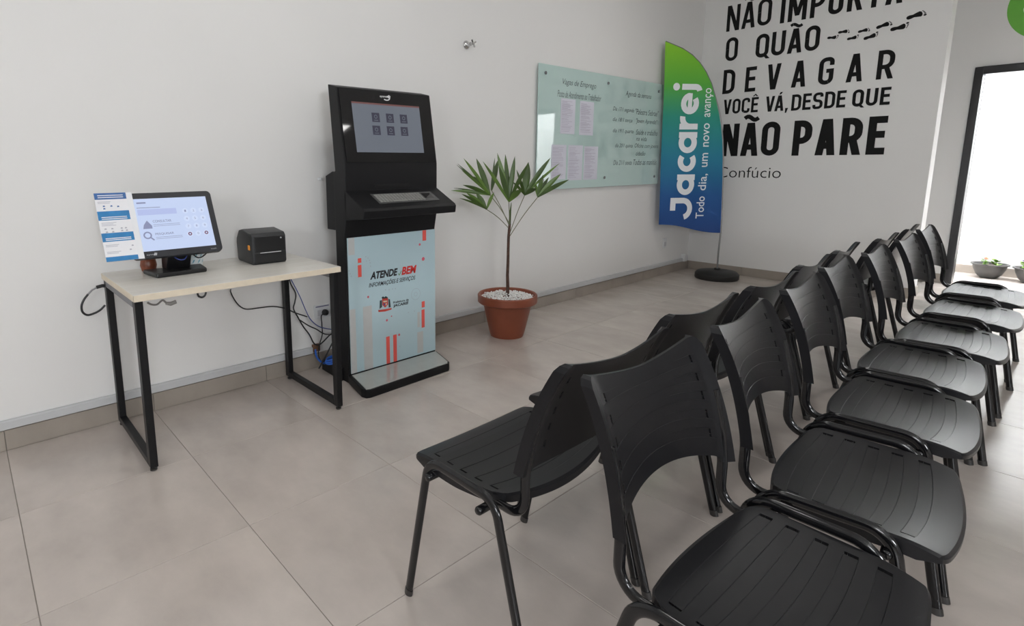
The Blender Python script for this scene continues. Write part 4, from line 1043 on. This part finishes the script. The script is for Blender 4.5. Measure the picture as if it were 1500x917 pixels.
c0 = flag_uv(1031, 320); c1 = flag_uv(1043, 129); sk2 = (c1[0] - c0[0]) / (c1[1] - c0[1])
hh = abs(flag_uv(1018.5, 290)[0] - flag_uv(1030, 290)[0])
LS = c1[1] - c0[1]
for wd, f0, f1, lo, hi_ in (('Todo', 0.0, 0.175, 0, 1), ('dia,', 0.222, 0.352, -0.2, 1), ('um', 0.405, 0.512, 0, 0.72), ('novo', 0.560, 0.738, 0, 0.72), ('avanço', 0.785, 1.0, -0.25, 0.72)):
    l2 = MB(); put_text(l2, wd, lambda x_, y_: LF(x_, y_, c0, sk2), LS * f0, LS * f1, hh * lo, hh * hi_, offset=0.006); part('flag_slogan_word', l2, M_lwhite, flag)

# ------------------------------------------------------------------ small wall fittings
M_chrome = mat('chrome', (0.6, 0.6, 0.6), rough=0.08, metal=1.0)
tp = on(683, 66, 0, 0.0)
tap = thing('wall_tap', 'small chrome tap valve high on the white wall', 'tap', (0, tp.y, tp.z))
part('flange', MB().lathe([(0.030, 0.0), (0.030, 0.004), (0.024, 0.012), (0.014, 0.02), (0.012, 0.045), (0, 0.045)], (0, tp.y, tp.z), 24, axis='x'), M_chrome, tap, smooth=True)
hd = MB()
hd.tube([(0.045, tp.y, tp.z), (0.075, tp.y, tp.z)], 0.009, 12)
for a in range(4):
    ang = a * PI / 2 + 0.5; hd.tube([(0.068, tp.y, tp.z), (0.07, tp.y + 0.027 * math.cos(ang), tp.z + 0.027 * math.sin(ang))], [0.005, 0.0065], 8)
part('cross_handle', hd, M_chrome, tap, smooth=True)

def outlet(name, y, z, w_, h_, label, holes=True):
    o = thing(name, label, 'wall outlet', (0, y, z), group='wall outlets')
    part('plate', MB().box((0, y - w_ / 2, z - h_ / 2), (0.009, y + w_ / 2, z + h_ / 2)), M_white_plastic, o, bevel=0.003)
    part('socket', MB().box((0.009, y - w_ * 0.3, z - h_ * 0.3), (0.011, y + w_ * 0.3, z + h_ * 0.12)), mat('socket_face', (0.5, 0.5, 0.52), rough=0.5) if 'socket_face' not in bpy.data.materials else bpy.data.materials['socket_face'], o)
    return o
ou = outlet('wall_outlet', 1.917, 0.347, 0.112, 0.086, 'white wall outlet with black plug, between desk and kiosk')
part('label_strip', MB().box((0.009, 1.872, 0.375), (0.0098, 1.962, 0.381)), M_ui_dark if False else mat('strip_blue', (0.12, 0.12, 0.22), rough=0.5), ou)
outlet('wall_outlet', 6.18, 0.352, 0.075, 0.11, 'white wall outlet near the room corner behind the flag')
pp = on(478, 453, 0, 0.02)
plug = thing('power_plug', 'black power plug with hanging cord in wall outlet by kiosk', 'plug', (0.011, 1.925, 0.34))
part('plug_body', MB().tube([(0.011, 1.93, 0.338), (0.03, 1.93, 0.338), (0.044, 1.927, 0.334)], [0.020, 0.019, 0.009], 12), M_blk, plug, smooth=True)
M_cable = mat('black_cable', (0.012, 0.012, 0.014), rough=0.45, noise=0.1)
M_cblue = mat('blue_cable', srgb(52, 66, 132), rough=0.45, noise=0.1)
M_cbright = mat('bright_blue_cable', srgb(40, 96, 190), rough=0.4, noise=0.1)
CP = lambda pts, x: [on(px, py, 0, x + dx) for (px, py, dx) in [(p + (0,)) if len(p) == 2 else p for p in pts]]
part('cord', MB().tube(spline([Vector((0.044, 1.927, 0.334))] + CP([(471, 462), (471.5, 475), (472, 490), (468, 505), (466.5, 520), (470, 530)], 0.05)), 0.0035, 8), M_cable, plug, smooth=True)
def cable(name, pts, x, r, m, label, extra=()):
    o = link_mesh(name, MB().tube(spline(CP(pts, x)), r, 8), m, smooth=True); return tag(o, label, 'cable', 'cables by the desk')
cable('cable', [(338, 423.5), (338, 428), (344, 440), (352, 449), (362, 453), (380, 451), (400, 449), (418, 452), (432, 458), (450, 464)], 0.07, 0.0035, M_cable, 'black cable sagging along the wall from under the desktop middle')
cable('cable', [(423, 405), (426, 416), (433, 430), (432, 442), (430, 452), (436, 464), (444, 478), (453, 490), (460, 503), (467, 505), (474, 500), (484, 490), (492, 487)], 0.085, 0.0042, M_cable, 'black power cable dropping from desk right end beside the leg')
cable('cable', [(438, 468), (452, 477), (463, 482), (475, 489), (486, 490), (494, 487)], 0.075, 0.0035, M_cable, 'short black cable running towards the kiosk back')
cable('network_cable', [(425, 407), (432, 420), (440, 436), (448, 455), (455, 468), (465, 477), (476, 481), (490, 483)], 0.10, 0.0028, M_cblue, 'thin blue network cable falling from desk to kiosk')
cable('cable', [(490, 496), (484, 508), (478, 520), (472, 531), (467, 540)], 0.12, 0.0045, M_cable, 'thick black cable slanting down behind the kiosk foot')
cable('network_cable', [(462, 512), (463, 520), (466, 526), (472, 531), (478, 533)], 0.10, 0.006, M_cbright, 'bright blue cable end curled on the floor behind kiosk')
cb = thing('cable_coil', 'bright blue coiled cable lying on rear foot of kiosk', 'cable', on(487, 525, 0, 0.17))
o_ = on(487, 524, 0, 0.17); o_.z = 0.086
for k in range(3):
    part('cable_loop', MB().tube([o_ + Vector((0.030 * math.cos(a) , 0.045 * math.sin(a) + 0.004 * k, 0.004 + 0.009 * k + 0.004 * math.sin(2 * a + k))) for a in [2 * PI * i / 24 for i in range(24)]], 0.005, 8, closed=True), M_cbright, cb, smooth=True)
cb.location = o_ ; 
for ch in cb.children: ch.location = (0, 0, 0)
for ch in cb.children:
    me = ch.data
# loop hanging from the desk's left end
lp = thing('hanging_cable', 'black cable loop with grey sleeve hanging off left desk leg', 'cable', on(150, 419, 0, 0.045))
part('cord', MB().tube(spline(CP([(129, 431), (123, 439), (119.5, 448), (121, 457), (128, 461.5), (138, 459), (147, 454), (154, 447)], 0.045)), 0.0048, 8), M_cable, lp, smooth=True)
part('grey_sleeve', MB().tube(CP([(141, 421.5), (135, 425), (129, 431)], 0.045), 0.0038, 8), mat('grey_sleeve', (0.22, 0.22, 0.23), rough=0.4), lp, smooth=True)
part('connector', MB().tube(CP([(141, 421), (150, 418.5), (154, 419)], 0.045), 0.008, 10), M_blk, lp, smooth=True)
# adapter under the desktop
ad = thing('cable_adapter', 'grey adapter and short cable hanging under front edge of desktop', 'adapter', on(236, 444, 0, 0.5))
part('cord', MB().tube(spline(CP([(216, 443), (222, 446), (230, 446), (238, 440), (243, 443)], 0.52)), 0.004, 8), mat('grey_cord', (0.2, 0.19, 0.18), rough=0.5), ad, smooth=True)
part('adapter_body', MB().tube(CP([(243, 444), (250, 445), (258, 442)], 0.52), [0.006, 0.009, 0.008], 10), mat('grey_adapter', (0.24, 0.23, 0.22), rough=0.5), ad, smooth=True)
lk = link_mesh('cable', MB().tube(spline(CP([(289, 429), (291, 434), (296, 435.5), (300, 433), (302, 428)], 0.40)), 0.0045, 8), M_cable, smooth=True)
tag(lk, 'small black cable loop hanging under desktop below the monitor', 'cable', 'cables by the desk')
mc = link_mesh('monitor_cable', MB().tube(spline([(0.27, 1.00, 0.845), (0.33, 1.02, 0.815), (0.335, 1.05, 0.812), (0.30, 1.08, 0.84)]), 0.003, 8), M_cblue, smooth=True)
tag(mc, 'blue cable loop in front of the monitor stand column', 'cable')
mc = link_mesh('monitor_cable', MB().tube(spline([(0.26, 1.09, 0.845), (0.27, 1.13, 0.80), (0.26, 1.18, 0.825), (0.25, 1.2, 0.88)]), 0.003, 8), M_cable, smooth=True)
tag(mc, 'black cable looping below lower right of the monitor', 'cable')

# cable trunking along the left wall
def trunk(y0, y1, label):
    o = thing('cable_trunking', label, 'trunking', (0, y0, 0.095), group='wall trunking')
    part('channel', MB().box((0, y0, 0.098), (0.020, y1, 0.138)), M_trunk, o, bevel=0.002)
    part('cover', MB().box((0.0195, y0, 0.100), (0.024, y1, 0.136)), M_trunk, o, bevel=0.0015)
trunk(YF + 0.1, 1.835, 'light grey cable trunking above skirting under the desk')
trunk(1.99, 6.60, 'light grey cable trunking running from kiosk to room corner')
jb = thing('junction_box', 'small white junction box ending the trunking in the corner', 'junction box', (0, 6.625, 0.15))
part('box', MB().box((0, 6.60, 0.10), (0.045, 6.665, 0.18)), M_white_plastic, jb, bevel=0.004)
part('blue_cap', MB().box((0.01, 6.665, 0.105), (0.04, 6.680, 0.165)), mat('slate_blue_plastic', (0.22, 0.24, 0.34), rough=0.4), jb, bevel=0.002)
bx = thing('wall_opening_plug', 'small brown block where trunking ends by the kiosk', 'block', (0, 1.86, 0.12))
part('block', MB().box((0, 1.838, 0.105), (0.022, 1.885, 0.15)), mat('brown_block', srgb(110, 78, 58), rough=0.7, noise=0.2), bx, bevel=0.003)
# small white hook beside the kiosk
hk = on(467, 262, 0, 0.0)
h_ = thing('wall_hook', 'tiny white peg on wall left of the kiosk head', 'peg', (0, hk.y, hk.z))
part('peg', MB().lathe([(0.010, 0), (0.010, 0.004), (0.005, 0.006), (0.005, 0.02), (0.009, 0.026), (0, 0.03)], (0, hk.y, hk.z), 14, axis='x'), M_white_plastic, h_, smooth=True)

# ------------------------------------------------------------------ flower bowls in the light well
M_bowl = mat('grey_bowl_plastic', (0.060, 0.058, 0.056), rough=0.5, noise=0.06)
M_soil = mat('soil', (0.05, 0.035, 0.025), rough=0.95, noise=0.4, nscale=60)
M_gl = mat('seedling_leaf', srgb(120, 160, 70), rough=0.5, noise=0.2)
def bowl(cx, cy, label):
    t = thing('flower_bowl', label, 'planter', (cx, cy, 0), group='flower bowls in the light well')
    prof = [(0.06, 0.0), (0.068, 0.0), (0.10, 0.035), (0.128, 0.10), (0.135, 0.135), (0.152, 0.140), (0.152, 0.150), (0.132, 0.150), (0.124, 0.12), (0.0, 0.118)]
    part('bowl', MB().lathe(prof, (cx, cy, 0), 40), M_bowl, t, smooth=True)
    part('soil', MB().lathe([(0.123, 0.118), (0.12, 0.126), (0.06, 0.130), (0, 0.131)], (cx, cy, 0), 24), M_soil, t, smooth=True)
    return t
def sprig(parent, x, y, n, h, r, flower=None, seed=0, m=None):
    rnd = random.Random(seed); g = MB()
    for k in range(n):
        a = rnd.random() * 2 * PI; z = 0.13 + h * rnd.random(); c = Vector((x, y, z)); d_ = Vector((math.cos(a), math.sin(a), 0.45)).normalized(); s = Vector((-math.sin(a), math.cos(a), 0)) * r * 0.35
        e = c + d_ * r
        g.add([c, c + d_ * r * 0.5 + s, e, c + d_ * r * 0.5 - s], [(0, 1, 2, 3)])
    g.tube([(x, y, 0.125), (x + 0.004, y, 0.13 + h)], 0.003, 6)
    part('foliage', g, M_gl, parent)
    if flower:
        f = MB(); c = Vector((x, y, 0.13 + h + 0.012))
        for k in range(6):
            a = 2 * PI * k / 6; d_ = Vector((math.cos(a), math.sin(a), 0.5)); s = Vector((-math.sin(a), math.cos(a), 0)) * 0.014
            f.add([c, c + d_ * 0.015 + s, c + d_ * 0.026, c + d_ * 0.015 - s], [(0, 1, 2, 3)])
            d_ = Vector((math.cos(a + .5), math.sin(a + .5), -0.4)); f.add([c, c + d_ * 0.015 + s, c + d_ * 0.024, c + d_ * 0.015 - s], [(0, 1, 2, 3)])
        part('flower', f, flower, parent)
M_pink = mat('pink_petal', srgb(236, 150, 140), rough=0.6); M_purple = mat('purple_petal', srgb(70, 40, 120), rough=0.6)
b1_ = bowl(2.385, 8.56, 'grey flower bowl with small seedlings and one pink bloom, nearer the door frame')
sprig(b1_, 2.345, 8.55, 18, 0.065, 0.045, M_pink, 1); sprig(b1_, 2.43, 8.55, 26, 0.055, 0.055, None, 2)
b2_ = bowl(2.705, 8.50, 'grey flower bowl with purple bloom, cut by the right picture edge')
sprig(b2_, 2.635, 8.48, 20, 0.07, 0.045, M_purple, 3); sprig(b2_, 2.70, 8.46, 40, 0.065, 0.055, None, 4); sprig(b2_, 2.735, 8.50, 16, 0.07, 0.04, M_pink, 5)
